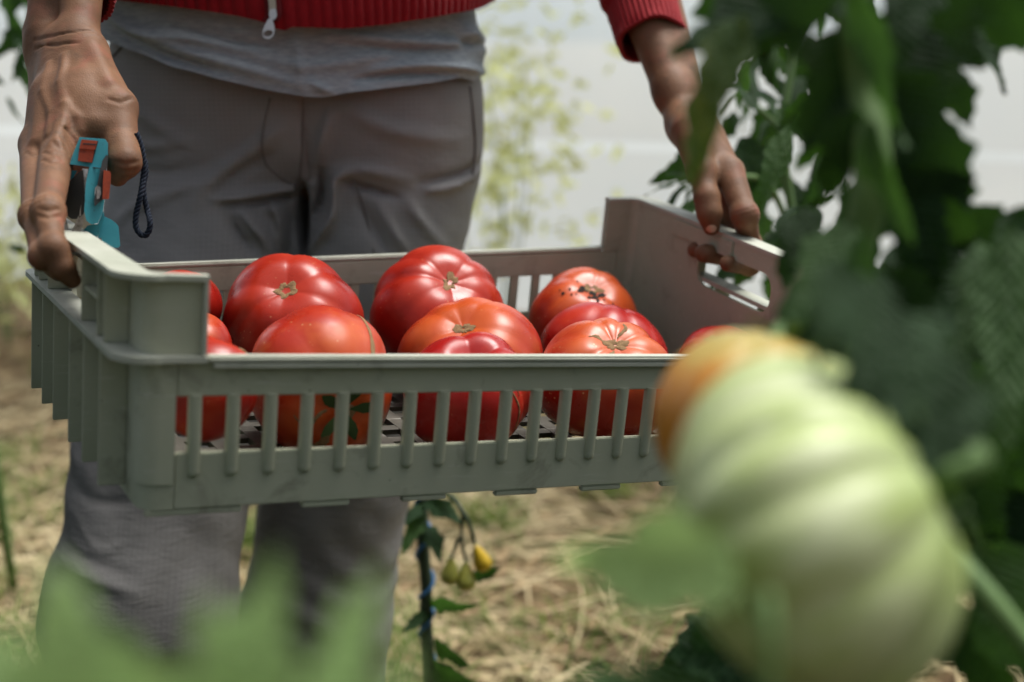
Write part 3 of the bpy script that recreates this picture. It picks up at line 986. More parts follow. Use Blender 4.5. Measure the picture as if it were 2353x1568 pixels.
# hand on the far end: thumb on the inside of the wall, fingers through the grip hole
HR = {
 'palm': [
  [J(1438, -90, 1.385, 56), J(1548, 215, 1.310, 43)],
  [J(1485, -105, 1.395, 52), J(1580, 215, 1.325, 40)],
  [J(1548, 210, 1.310, 43), J(1583, 300, 1.290, 42)],
  [J(1575, 285, 1.285, 44), J(1672, 400, 1.250, 34)],
  [J(1600, 280, 1.300, 42), J(1668, 405, 1.285, 34)],
  [J(1605, 285, 1.320, 36), J(1655, 410, 1.315, 30)],
  [J(1620, 330, 1.290, 42), J(1680, 450, 1.272, 36)],
  [J(1640, 400, 1.285, 34), J(1680, 490, 1.275, 30)],
 ],
 'thumb': [J(1582, 300, 1.265, 40), J(1612, 395, 1.235, 30), J(1624, 455, 1.222, 27), J(1630, 490, 1.219, 26), J(1635, 522, 1.223, 20)],
 'fingers': [
  [J(1676, 395, 1.245, 33), J(1712, 495, 1.212, 28), JX(1722, 562, CL + 0.014, 25), JX(1722, 610, CL + 0.010, 23), JX(1672, 606, CL - 0.026, 19)],
  [J(1666, 405, 1.285, 32), J(1700, 480, 1.262, 28), JX(1690, 545, CL + 0.016, 25), JX(1680, 592, CL + 0.012, 23), JX(1618, 582, CL - 0.034, 22)],
  [J(1655, 410, 1.315, 30), J(1690, 470, 1.295, 26), JX(1662, 528, CL + 0.016, 23), JX(1648, 575, CL + 0.012, 21), JX(1598, 574, CL - 0.022, 19)],
 ],
 'tendon': [],
 'dent': [],
}


def hand_sdf(H):
    def fn(X, Y, Z):
        d = None
        for seg in H['palm']:
            e = chain(X, Y, Z, seg, 0.01)
            d = e if d is None else smin(d, e, 0.014)
        d = smin(d, chain(X, Y, Z, H['thumb'], 0.007), 0.013)
        fg = None
        for ch in H['fingers']:
            e = chain(X, Y, Z, ch, 0.006)
            for i in (1, 2):                                     # knuckles
                p, r = ch[i]
                e = smin(e, np.sqrt((X - p[0]) ** 2 + (Y - p[1]) ** 2 + (Z - p[2]) ** 2) - r * 1.03, 0.006)
            for i in (1,):                                       # creases across the joints
                p, t_ = ch[i][0], (ch[i + 1][0] - ch[i - 1][0]).normalized()
                sx_, sy_, sz_ = X - p[0], Y - p[1], Z - p[2]
                al = sx_ * t_[0] + sy_ * t_[1] + sz_ * t_[2]
                e = e + 0.0005 * np.cos(al * 1500) * np.exp(-(al / 0.006) ** 2)
            fg = e if fg is None else smin(fg, e, 0.0022)
        d = smin(d, fg, 0.009)
        for seg in H['tendon']:
            d = smin(d, chain(X, Y, Z, seg, 0.004), 0.010)
        for seg in H.get('vein', []):
            d = smin(d, chain(X, Y, Z, seg, 0.002), 0.005)
        for seg in H.get('groove', []):
            d = -smin(-d, chain(X, Y, Z, seg, 0.001), 0.0025)
        for p, r in H['dent']:
            s_ = np.sqrt((X - p[0]) ** 2 + (Y - p[1]) ** 2 + (Z - p[2]) ** 2) - r
            d = -smin(-d, s_, 0.010)
        return d
    return fn


def bounds(H, pad=0.015):
    pts = []
    for k in ('palm', 'fingers'):
        for ch in H[k]:
            for p, r in ch: pts += [np.array(p) - r, np.array(p) + r]
    for p, r in H['thumb']: pts += [np.array(p) - r, np.array(p) + r]
    return np.min(pts, 0) - pad, np.max(pts, 0) + pad


def on_front(px, py, fn, d0=1.15, d1=1.6, off=0.001):
    """Where the pixel's ray first meets a surface given as a distance function."""
    ds = np.linspace(d0, d1, 320).astype(np.float32)
    P = np.array([V(px, py, float(d)) for d in ds], np.float32)
    val = fn(P[:, 0].reshape(-1, 1, 1), P[:, 1].reshape(-1, 1, 1), P[:, 2].reshape(-1, 1, 1)).ravel()
    k = np.argmax(val < off)
    return V(px, py, float(ds[k])) if (val < off).any() else V(px, py, (d0 + d1) / 2)


_h0 = hand_sdf(HL)
def skin_line(pts, r, sink):
    out = []
    for x, y in pts:
        p = on_front(x, y, _h0, 0.86, 1.14, 0.0)
        out.append((p + (p - Vector((0, 0, CAM_H))).normalized() * sink, r))
    return out
_veins = [[(150, 130), (138, 190), (150, 240), (146, 290)], [(112, 150), (100, 210), (118, 260), (112, 310)], [(150, 240), (178, 270), (186, 300)]]
_grooves = [[(78, 92), (120, 84), (170, 74), (214, 72)], [(80, 112), (130, 104), (180, 98)], [(262, 372), (290, 378), (316, 372)], [(266, 390), (292, 396), (314, 390)],
            [(150, 296), (168, 318), (178, 338)], [(138, 310), (152, 334), (160, 356)], [(120, 322), (136, 344), (142, 368)], [(100, 350), (116, 356), (136, 352)],
            [(98, 368), (116, 374), (134, 370)], [(60, 350), (72, 358), (88, 354)], [(250, 228), (276, 236), (304, 226)], [(92, 480), (112, 486), (136, 480)], [(90, 496), (112, 503), (138, 497)]]
_v = [skin_line(v_, 0.0015, 0.0019) for v_ in _veins]
_g = [skin_line(v_, 0.0006, -0.0006) for v_ in _grooves]
HL['vein'], HL['groove'] = _v, _g
bv, bf, base = [], [], 0
for H in (HL, HR):
    lo, hi = bounds(H)
    v, f = surface_net(hand_sdf(H), lo, hi, 0.0014 if H is HL else 0.0017)
    bv.append(v); bf.append(f + base); base += len(v)
# arms, trunk, neck and head under the clothes, out of the picture
SHL, SHR = Vector((BX - 0.19, BY, 1.40)), Vector((BX + 0.19, BY, 1.40))
ELL, ELR = Vector((-0.47, 1.33, 1.15)), Vector((0.07, 1.50, 1.17))
def trunk(X, Y, Z):
    d = chain(X, Y, Z, [(HL['palm'][0][0][0].lerp(HL['palm'][1][0][0], 0.5), 0.032), (ELL, 0.042), (SHL, 0.052)], 0.02)
    d = smin(d, chain(X, Y, Z, [(HR['palm'][0][0][0].lerp(HR['palm'][1][0][0], 0.5), 0.030), (ELR, 0.042), (SHR, 0.052)], 0.02), 0.02)
    for a, b, ra, rb in (((BX - .08, BY, .95), (BX + .08, BY, .95), .10, .10), ((BX - .06, BY, 1.1), (BX + .06, BY, 1.1), .095, .095),
                         ((BX - .10, BY, 1.3), (BX + .10, BY, 1.3), .10, .10), ((BX, BY, .95), (BX, BY, 1.3), .11, .11),
                         ((BX, BY, 1.38), (BX, BY - .01, 1.52), .058, .055), ((BX, BY - .01, 1.60), (BX, BY - .015, 1.67), .075, .085),
                         ((BX, BY - .045, 1.56), (BX, BY - .07, 1.555), .05, .035), ((BX, BY - .095, 1.62), (BX, BY - .118, 1.595), .012, .014),
                         ((BX - .085, BY, 1.60), (BX - .085, BY, 1.625), .014, .016), ((BX + .085, BY, 1.60), (BX + .085, BY, 1.625), .014, .016)):
        d = smin(d, cone(X, Y, Z, a, b, ra, rb), 0.03)
    return d
v, f = surface_net(trunk, (-0.62, 1.05, 0.80), (0.25, 1.66, 1.80), 0.009)
bv.append(v); bf.append(f + base)
body = pchild('body', np.concatenate(bv), np.concatenate(bf), M['skin'])
g = Grid()                                                            # hair cap
rows = []
for i in range(10):
    th = 0.05 + 1.75 * i / 9
    rows.append([(BX + 0.098 * math.sin(th) * math.cos(a), BY + 0.008 + 0.108 * math.sin(th) * math.sin(a) * (0.86 if math.sin(a) < 0 else 1), 1.66 + 0.108 * math.cos(th) * (1 if math.sin(a) > -0.3 else max(0.35, 1) )) for a in np.linspace(0, 2 * math.pi, 24, endpoint=False) ])
g.sheet([r for r in rows[:6]], closed=True)
pchild('hair', [tuple(p) for p in g.v], g.f, mat('brown_hair', (0.05, 0.03, 0.02), 0.6))

# thumb nail on the far hand
def nail(center, along, normal, ln, wd):
    along = along.normalized(); normal = (normal - along * normal.dot(along)).normalized(); side = along.cross(normal)
    rows = []
    for i in range(7):
        u = i / 6 * 2 - 1
        w = wd * (1 - 0.35 * abs(u) ** 3)
        rows.append([center + along * (ln * u) + side * (w * s_) + normal * (-0.0035 * s_ * s_ - 0.0012 * u * u) for s_ in (-1, -.5, 0, .5, 1)])
    g = Grid().sheet(rows)
    return pchild('fingernail', [tuple(p) for p in g.v], g.f, M['nail'])
_p = V(1634, 518, 1.223)
_tow = (Vector((0, 0, CAM_H)) - _p).normalized()
nail(_p + _tow * 0.0108, V(1634, 540, 1.22) - V(1627, 490, 1.215), _tow, 0.0072, 0.0056)

# trousers: two legs and a seat, folds traced as ridges and grooves in the cloth
HIPL, HIPR = Vector((BX - 0.098, BY, 0.875)), Vector((BX + 0.100, BY, 0.875))
KNL, KNR = V(285, 1480, 1.29) + Vector((0, 0.06, 0)), V(708, 1480, 1.46) + Vector((0, 0.06, 0))
ANL, ANR = Vector((KNL.x - 0.005, KNL.y + 0.03, 0.09)), Vector((KNR.x - 0.01, KNR.y + 0.06, 0.09))
FOLDS = [  # view
 ([(678, 440), (674, 500), (672, 560), (672, 640)], 17, -0.040),
  # view points, width px, height m
 ([(784, 404), (762, 425), (756, 500), (725, 550), (690, 596)], 15, 0.010),
 ([(790, 430), (850, 445), (905, 462)], 12, -0.007),
 ([(770, 402), (850, 398), (930, 420)], 22, 0.005),
 ([(730, 400), (722, 470), (700, 520)], 13, -0.010),
 ([(483, 462), (560, 458), (677, 446)], 14, 0.006),
 ([(500, 480), (580, 476), (670, 466)], 12, -0.006),
 ([(538, 483), (565, 520), (590, 560), (600, 600)], 16, 0.007),
 ([(510, 500), (530, 540), (560, 590)], 14, -0.006),
 ([(600, 470), (620, 520), (625, 590)], 16, 0.006),
 ([(470, 420), (400, 440), (300, 480), (250, 520)], 20, 0.004),
 ([(640, 300), (560, 360), (480, 420), (440, 470)], 26, 0.005),
 ([(610, 360), (540, 400), (500, 440)], 16, -0.004),
 ([(800, 250), (900, 300), (1040, 330)], 30, 0.004),
 ([(760, 260), (740, 320), (725, 380)], 18, 0.006),
 ([(1095, 400), (1040, 420), (960, 430)], 14, -0.005),
 ([(1090, 425), (1040, 445), (980, 450)], 14, 0.005),
 ([(930, 470), (960, 520), (1010, 590)], 18, 0.004),
 ([(820, 480), (850, 540), (880, 600)], 16, -0.004),
 ([(860, 470), (890, 530), (930, 600)], 16, 0.004),
 ([(300, 250), (360, 290), (430, 330)], 24, 0.003),
 ([(290, 400), (380, 400), (470, 380)], 20, -0.003),
 ([(250, 330), (330, 340), (420, 330)], 18, 0.003),
 ([(110, 1180), (190, 1200), (280, 1190)], 16, -0.004),
 ([(100, 1345), (180, 1350), (300, 1380)], 14, 0.006),
 ([(90, 1310), (180, 1320), (300, 1350)], 12, -0.004),
 ([(95, 880), (130, 1000), (120, 1150)], 16, -0.005),
 ([(120, 1230), (190, 1290), (260, 1280), (280, 1200)], 10, 0.003),
]
FOLDW = []
for pts, w, h in FOLDS:
    d0 = 1.335 if pts[0][1] < 800 else 1.24
    P = [V(x, y, d0) for x, y in pts]
    P = spline(P, 4)
    FOLDW.append((np.array([(p.x, p.z) for p in P], np.float32), w * d0 / FPX * 0.68, h * (1.0 if abs(h) > 0.03 else 1.7 if pts[0][1] < 800 else 0.6)))


def fold_field(X, Z):
    out = np.zeros_like(X)
    for P, w, h in FOLDW:
        lo, hi = P.min(0) - 3 * w, P.max(0) + 3 * w
        m = (X > lo[0]) & (X < hi[0]) & (Z > lo[1]) & (Z < hi[1])
        if not m.any(): continue
        x, z = X[m], Z[m]
        best = np.full(x.shape, 9.0, np.float32); bt = np.zeros_like(best)
        n = len(P) - 1
        for i in range(n):
            a, b = P[i], P[i + 1]; e = b - a
            t = np.clip(((x - a[0]) * e[0] + (z - a[1]) * e[1]) / (e @ e + 1e-12), 0, 1)
            dd = np.hypot(x - a[0] - t * e[0], z - a[1] - t * e[1])
            k = dd < best
            best[k] = dd[k]; bt[k] = ((i + t) / n)[k]
        out[m] += h * np.exp(-(best / w) ** 2) * np.sin(np.pi * (0.12 + 0.76 * bt))
    # fly: a flap that steps down along its edge
    fx = V(694, 300, 1.335).x
    zt, zb = V(694, 200, 1.335).z, V(690, 425, 1.335).z
    m = (Z > zb) & (Z < zt + 0.05)
    out += np.where(m, 0.0030 / (1 + np.exp((X - fx) / 0.0008)) - 0.0030, 0) * np.exp(-((X - fx) / 0.035) ** 2)
    out += np.where(m, -0.004 * np.exp(-((X - fx - 0.002) / 0.0022) ** 2), 0)
    return out


_fc = {}
def trousers_sdf(X, Y, Z):
    d = smin(cone(X, Y, Z, (BX - .088, BY + .005, .95), (BX + .086, BY + .005, .95), .122, .122),
             cone(X, Y, Z, (BX - .068, BY + .005, 1.08), (BX + .068, BY + .005, 1.08), .118, .118), 0.05)
    l1 = chain(X, Y, Z, [(HIPL, 0.108), (KNL, 0.090), (ANL, 0.084)], 0.04)
    l2 = chain(X, Y, Z, [(HIPR, 0.104), (KNR, 0.079), (ANR, 0.080)], 0.04)
    d = smin(d, smin(l1, l2, 0.012), 0.035)
    F = fold_field(X[:, 0, :], Z[:, 0, :])[:, None, :]
    front = np.clip((BY + 0.02 - Y) / 0.05, 0, 1)
    wr = 0.0020 * np.sin(X * 55 + 2.2 * np.sin(Z * 31) + Z * 60) * np.sin(Z * 47 + 1.7 * np.sin(X * 38 + Y * 20)) + 0.0006 * np.sin(Z * 110 + 3 * np.sin(X * 26 + Y * 31))
    low = np.clip((0.82 - Z) / 0.15, 0.35, 1)
    return d - F * front - wr * low


v, f = surface_net(trousers_sdf, (-0.60, 1.10, 0.04), (0.06, 1.68, 1.12), 0.0042)
trs = pchild('trousers', v, f, M['trouser'])


def seam(name, pts, w=0.0016, stitch=True):
    P = [on_front(x, y, trousers_sdf) for x, y in pts]
    S = spline(P, 5)
    g = Grid().tube(S, w, 6)
    pchild(name, [tuple(p) for p in g.v], g.f, M['seam'], trs)

seam('fly_stitching', [(620, 226), (606, 290), (602, 330), (612, 378), (645, 408), (680, 430)], 0.0009)
seam('fly_edge', [(696, 226), (695, 300), (692, 370), (689, 405), (681, 435)], 0.0013)
seam('pocket_seam', [(1080, 200), (1088, 270), (1092, 340), (1084, 420)], 0.0014)
seam('thigh_seam', [(812, 415), (830, 460), (846, 520), (860, 585)], 0.0011)
seam('pocket_seam', [(292, 92), (275, 112), (258, 132)], 0.0016)

# shoes, below the picture
for A in (ANL, ANR):
    def shoe(X, Y, Z, A=A):
        d = smin(cone(X, Y, Z, (A.x, A.y + .03, .045), (A.x, A.y - .12, .04), .042, .040), cone(X, Y, Z, (A.x, A.y + .01, .05), (A.x, A.y + .02, .13), .045, .05), 0.03)
        return np.maximum(d, -(Z - 0.004))
    v, f = surface_net(shoe, (A.x - .08, A.y - .2, -0.005), (A.x + .08, A.y + .12, 0.19), 0.008)
    pchild('shoe', v, f, mat('work_boot', (0.05, 0.04, 0.03), 0.7))


# shirt: a cloth tube whose hem follows the photographed line
def table(tb, x):
    return float(np.interp(x, [t[0] for t in tb], [t[1] for t in tb]))

HEM = [(200, 40), (240, 88), (300, 112), (400, 152), (500, 180), (600, 204), (700, 222), (745, 224), (800, 213), (900, 202), (1000, 190), (1060, 178), (1095, 186), (1120, 165), (1150, 120)]
CHEM = [(200, -30), (270, 0), (400, 14), (500, 28), (560, 38), (610, 50), (640, 66), (662, 70), (680, 62), (800, 66), (900, 56), (1000, 40), (1100, 20), (1150, -5)]


def ring_pt(phi, a, b, cx=BX, cy=BY):
    c, s_ = math.cos(phi), math.sin(phi)
    e = 2 / 2.4
    return cx + a * math.copysign(abs(c) ** e, c), cy + b * math.copysign(abs(s_) ** e, s_)


def garment(a0, b0, a1, b1, tab, ztop, nphi, nrow, relief, thick):
    """Rows from hem to top; phi = -pi/2 is the front."""
    rows = []
    for j in range(nrow + 1):
        u = (j / nrow) ** 1.4
        row = []
        for k in range(nphi):
            phi = 2 * math.pi * k / nphi
            x, y = ring_pt(phi, a0 + (a1 - a0) * u, b0 + (b1 - b0) * u)
            xh, yh = ring_pt(phi, a0, b0)
            px = 1176.5 + FPX * xh / (yh * CS + 0.02)
            zh = z_for(min(yh, BY), table(tab, px))
            z = zh + (ztop - zh) * u
            nx_, ny_ = math.cos(phi), math.sin(phi)
            r = relief(phi, u, x, z)
            row.append(Vector((x + nx_ * r, y + ny_ * r, z)))
        rows.append(row)
    inner = [[Vector((p.x, p.y, p.z + 0.0)) + (Vector((BX, BY, p.z)) - p).normalized() * thick for p in row] for row in rows]
    g = Grid().sheet(rows, closed=True)
    g.sheet([inner[0], rows[0]], closed=True)
    g.sheet([list(r) for r in reversed(inner)], closed=True)
    return g


SHIRT_FOLDS = [([(232, 30), (330, 75), (470, 90), (600, 118)], 12, 0.008), ([(280, 50), (420, 110), (560, 150), (690, 190)], 13, 0.007),
               ([(260, 75), (380, 125), (520, 165)], 9, -0.006), ([(690, 90), (697, 150), (705, 215)], 10, 0.006),
               ([(760, 80), (900, 92), (1030, 100), (1080, 70)], 12, 0.008), ([(780, 100), (920, 115), (1060, 118)], 9, -0.007),
               ([(860, 160), (960, 150), (1060, 160), (1100, 175)], 11, 0.010), ([(820, 182), (920, 172), (1040, 172)], 8, -0.008),
               ([(720, 185), (745, 200), (770, 215)], 8, 0.006), ([(1060, 60), (1095, 100), (1110, 140)], 12, 0.009),
               ([(600, 130), (700, 150), (820, 140), (900, 120)], 14, 0.005), ([(420, 60), (540, 95), (640, 105)], 10, -0.006),
               ([(1000, 70), (1060, 95), (1105, 110)], 9, -0.008)]
SF = []
for pts, w, h in SHIRT_FOLDS:
    P = spline([V(x, y, 1.315) for x, y in pts], 40)
    SF.append((np.array([(p.x, p.z) for p in P]), w * 1.315 / FPX, h))


def shirt_relief(phi, u, x, z):
    r = 0.0
    if math.sin(phi) < 0.3:
        for P, w, h in SF:
            dd = np.hypot(P[:, 0] - x, P[:, 1] - z)
            k = int(np.argmin(dd))
            if dd[k] < 3 * w:
                r += h * math.exp(-(dd[k] / w) ** 2) * math.sin(math.pi * (0.12 + 0.76 * k / (len(P) - 1)))
    r += 0.0035 * noise.noise((x * 14, z * 22, 2.0)) + 0.004 * math.exp(-(u / 0.03) ** 2) * noise.noise((phi * 5, 0, 4))
    return r


g = garment(0.210, 0.150, 0.190, 0.128, HEM, 1.12, 360, 56, shirt_relief, 0.0025)
pchild('t_shirt', [tuple(p) for p in g.v], g.f, M['tshirt'])

NRIB = 132
def rib_relief(phi, u, x, z):
    fade = 1 if u < 0.16 else max(0.15, 1 - (u - 0.16) * 8)
    w = abs(math.sin(phi * NRIB / 2 + 0.25 * math.sin(z * 90)))
    r = 0.0032 * fade * (w ** 0.55 - 0.6)
    r += 0.004 * math.exp(-(u / 0.02) ** 2) * (-0.5) + 0.006 * noise.noise((phi * 2.2, z * 9, 7)) + 0.002 * noise.noise((phi * 9, z * 20, 1))
    return r


g = garment(0.222, 0.170, 0.215, 0.150, CHEM, 1.42, NRIB * 9, 26, rib_relief, 0.004)
card = pchild('cardigan', [tuple(p) for p in g.v], g.f, M['cardigan'])
# shoulders of the cardigan
def yoke(X, Y, Z):
    d = chain(X, Y, Z, [(SHL, 0.075), (Vector((BX, BY, 1.41)), 0.11), (SHR, 0.075)], 0.05)
    return smin(d, cone(X, Y, Z, (BX - .1, BY, 1.3), (BX + .1, BY, 1.3), .12, .12), 0.05)
v, f = surface_net(yoke, (BX - .32, BY - .2, 1.15), (BX + .32, BY + .2, 1.55), 0.01)
pchild('shoulder', v, f, M['cardigan'], card)


def sleeve(name, pts, nrib=40, cuff=0.05):
    """pts: (Vector, radius) from the cuff's end upwards."""
    S = spline([p for p, r in pts], 16)
    R = np.interp(np.linspace(0, len(pts) - 1, len(S)), range(len(pts)), [r for p, r in pts])
    g = Grid(); rows = []; up = None; acc = 0
    for i, p in enumerate(S):
        t = (S[min(i + 1, len(S) - 1)] - S[max(i - 1, 0)]).normalized()
        up = t.orthogonal().normalized() if up is None else (up - t * up.dot(t)).normalized()
        w = t.cross(up)
        if i: acc += (p - S[i - 1]).length
        n = nrib * 8
        row = []
        for k in range(n):
            a = 2 * math.pi * k / n
            rib = 0.0022 * (abs(math.sin(a * nrib / 2)) ** 0.6 - 0.6) if acc < cuff else 0.0016 * math.sin(a * 7 + acc * 60) + 0.004 * noise.noise((a * 2, acc * 22, 3)) + 0.0035
            flare = 0.0012 * math.sin(a * 5 + 1) if i < 2 else 0
            row.append(p + (up * math.cos(a) + w * math.sin(a)) * (R[i] + rib + flare))
        rows.append(row)
    inner = [[S[min(i, 5)] + (q - S[min(i, 5)]) * 0.88 for q in rows[i]] for i in range(6)]
    g.sheet(rows, closed=True); g.sheet([inner[0], rows[0]], closed=True); g.sheet(list(reversed(inner)), closed=True)
    return pchild(name, [tuple(p) for p in g.v], g.f, M['cardigan'], card)


sleeve('sleeve', [J(163, -4, 1.095, 98), J(170, -130, 1.12, 104), J(168, -330, 1.17, 118), (ELL, 0.062), (SHL, 0.078)])
sleeve('sleeve', [J(1497, 92, 1.345, 79), J(1468, -12, 1.375, 82), J(1440, -95, 1.395, 104), (ELR, 0.062), (SHR, 0.078)])

# zip with its pull tab
zx = [(622, -60), (624, -20), (627, 10), (628, 34), (620, 50)]
def front_y(px, py, extra=0.0):
    x = (px - 1176.5) / FPX * 1.30
    return V(px, py, 1.254 - extra)
zp = [front_y(x, y) for x, y in zx]
g = Grid(); side = Vector((1, 0, 0))
g.sheet([[p - side * 0.008, p - side * 0.004 + Vector((0, -0.0015, 0)), p + side * 0.004 + Vector((0, -0.0015, 0)), p + side * 0.008] for p in spline(zp, 4)])
zpm = pchild('zip_tape', [tuple(p) for p in g.v], g.f, M['zip_tape'], card)
g = Grid()
S = spline(zp[:-1], 14)
for i, p in enumerate(S):
    q = p + Vector((0.0012 * (1 if i % 2 else -1), -0.0022, 0))
    b = len(g.v)
    for dx, dy, dz in [(a, b_, c) for a in (-.0022, .0022) for b_ in (-.0012, .0012) for c in (-.0008, .0008)]:
        g.v.append(q + Vector((dx, dy, dz)))
    for q_ in ((0, 1, 3, 2), (4, 6, 7, 5), (0, 4, 5, 1), (2, 3, 7, 6), (0, 2, 6, 4), (1, 5, 7, 3)):
        g.f.append(tuple(b + k for k in q_))
o = pchild('zip_teeth', [tuple(p) for p in g.v], g.f, M['zip_metal'], card, smooth=False)
o['kind'] = 'stuff'
# pull: a slider body and a drop-shaped tab with an oval opening
def ring_plate(outer, inner, d, th):
    v, f = [], []
    n = len(outer)
    for dd in (d, d + th):
        for P in (outer, inner):
            v += [tuple(V(x, y, dd)) for x, y in P]
    for k in range(n):
        k2 = (k + 1) % n
        o0, i0, o1, i1 = 0, n, 2 * n, 3 * n
        f += [(o0 + k, o0 + k2, i0 + k2, i0 + k), (o1 + k2, o1 + k, i1 + k, i1 + k2), (o0 + k2, o0 + k, o1 + k, o1 + k2), (i0 + k, i0 + k2, i1 + k2, i1 + k)]
    return v, f
N = 28
outer = []; inner = []
for k in range(N):
    a = 2 * math.pi * k / N
    x, y = math.cos(a), math.sin(a)
    hw = 10 + 7.5 * max(0, (y + 0.6) / 1.6)
    outer.append((618 - y * 3 + hw * x, 66 + y * 24))
    inner.append((616 - y * 2 + 10.5 * x, 77 + y * 7.5))
v, f = ring_plate(outer, inner, 1.2440, 0.0022)
pl = pchild('zip_pull', v, f, M['zip_metal'], card, smooth=True, sharp=40)
v, f = ring_plate([(627 + 9 * math.cos(2 * math.pi * k / N), 33 + 13 * math.sin(2 * math.pi * k / N)) for k in range(N)], [(627 + 1 * math.cos(2 * math.pi * k / N), 33 + 1 * math.sin(2 * math.pi * k / N)) for k in range(N)], 1.2475, 0.005)
pchild('zip_slider', v, f, M['zip_metal'], card, sharp=40)

# ------------------------------------------------------------------ secateurs
SC = V(200, 430, 0.955)
sec = empty('secateurs', SC, 'teal secateurs with orange lock and navy cord held under the thumb', 'secateurs')


def zp8(x, y):                      # measuring window over the tool
    return 114.9 + x * 0.2198, 287.2 + y * 0.2198


def slab(name, poly, d, th, m, bev=0.0009, parent=None, tilt=0.0, hole=None):
    """A plate with the given outline (measuring window), front face at depth d, th thick; tilt leans the right side back."""
    bm = bmesh.new()
    xm = sum(p[0] for p in poly) / len(poly)
    A, B = [], []
    for x, y in poly:
        dd = d + tilt * (x - xm) * 0.2198 * d / FPX
        px, py = zp8(x, y)
        A.append(bm.verts.new(V(px, py, dd) - SC)); B.append(bm.verts.new(V(px, py, dd) * 1.0 - SC + (V(px, py, dd + th) - V(px, py, dd)) * 1.0))
    bm.faces.new(A); bm.faces.new(list(reversed(B)))
    for i in range(len(A)):
        j = (i + 1) % len(A)
        bm.faces.new((A[j], A[i], B[i], B[j]))
    if bev: bmesh.ops.bevel(bm, geom=[e for e in bm.edges if e.calc_face_angle(0) > 0.6], offset=bev, segments=3, affect='EDGES', clamp_overlap=True)
    bmesh.ops.triangulate(bm, faces=[f for f in bm.faces if len(f.verts) > 4])
    return link(name, bm_mesh(name, bm, m, sharp=50), None, parent or sec)


D0 = 0.948
head = slab('head', [(310, 128), (575, 148), (606, 190), (604, 320), (545, 560), (430, 560), (405, 440), (208, 410), (222, 350)], D0 + 0.002, 0.016, M['teal'], 0.0012, tilt=0.35)
slab('window', [(322, 160), (505, 168), (442, 402), (282, 380)], D0 - 0.0006, 0.002, M['black_steel'], 0.0003, head)
slab('lock_button', [(330, 152), (496, 168), (470, 260), (305, 250)], D0 - 0.0048, 0.004, M['orange_lock'], 0.0010, head)
slab('lock_slide', [(306, 252), (462, 262), (438, 394), (292, 376)], D0 - 0.0022, 0.003, M['orange_lock'], 0.0006, head)
slab('body', [(412, 430), (520, 450), (575, 420), (568, 800), (552, 920), (500, 1030), (430, 1040), (378, 1000), (358, 900), (372, 620)], D0, 0.014, M['teal'], 0.0018, tilt=0.5)
slab('side_plate', [(590, 310), (607, 330), (600, 420), (560, 770), (468, 852), (458, 800), (500, 600), (545, 380)], D0 - 0.0012, 0.004, M['black_steel'], 0.0006, tilt=0.5)
slab('head_seam', [(410, 436), (540, 452), (538, 462), (408, 447)], D0 - 0.0008, 0.001, M['black_steel'], 0, head)
slab('button_ridge', [(345, 190), (482, 200), (478, 212), (340, 202)], D0 - 0.0053, 0.001, M['black_steel'], 0, head)
slab('worn_highlight', [(372, 640), (382, 640), (372, 900), (362, 900)], D0 - 0.0006, 0.001, M['blade'], 0)  # bright strip on the worn edge, a highlight put in as bare steel
slab('pivot_bolt', [(470, 660), (495, 632), (525, 650), (535, 720), (515, 770), (480, 780), (466, 730)], D0 - 0.0030, 0.002, M['blade'], 0.0006)
slab('safety_catch', [(560, 474), (625, 484), (637, 510), (632, 620), (614, 776), (548, 778), (554, 600)], D0 - 0.0055, 0.007, M['orange_lock'], 0.0012)
slab('rear_cheek', [(190, 476), (285, 480), (240, 560), (160, 610)], D0 + 0.004, 0.008, M['teal'], 0.0008)
slab('cutting_blade', [(300, 490), (345, 470), (362, 700), (352, 930), (290, 985), (225, 985), (160, 940), (140, 800), (122, 700), (170, 630)], D0 - 0.0005, 0.003, M['black_steel'], 0.0007, tilt=-0.4)
slab('blade_spine', [(336, 458), (398, 462), (372, 620), (358, 930), (305, 955), (340, 700)], D0 - 0.0026, 0.004, M['blade'], 0.0006)
slab('anvil_hook', [(300, 945), (352, 930), (345, 1040), (310, 1150), (262, 1215), (330, 1290), (240, 1335), (165, 1310), (92, 1190), (150, 1192), (205, 1150), (250, 1060)], D0 - 0.002, 0.004, M['blade'], 0.0012)
slab('inner_spring', [(165, 960), (185, 1040), (200, 1150), (150, 1200), (118, 1180), (148, 1060)], D0 + 0.003, 0.003, M['blade'], 0.0006)
slab('lower_cheek', [(395, 1050), (500, 1035), (562, 900), (570, 960), (505, 1160), (470, 1200), (340, 1196), (350, 1100)], D0 + 0.004, 0.012, M['teal'], 0.0014)
slab('grip', [(562, 955), (640, 990), (694, 1032), (716, 1062), (734, 1262), (712, 1286), (560, 1278), (536, 1180), (500, 1188)], D0 + 0.012, 0.014, M['teal'], 0.0022, tilt=0.3)

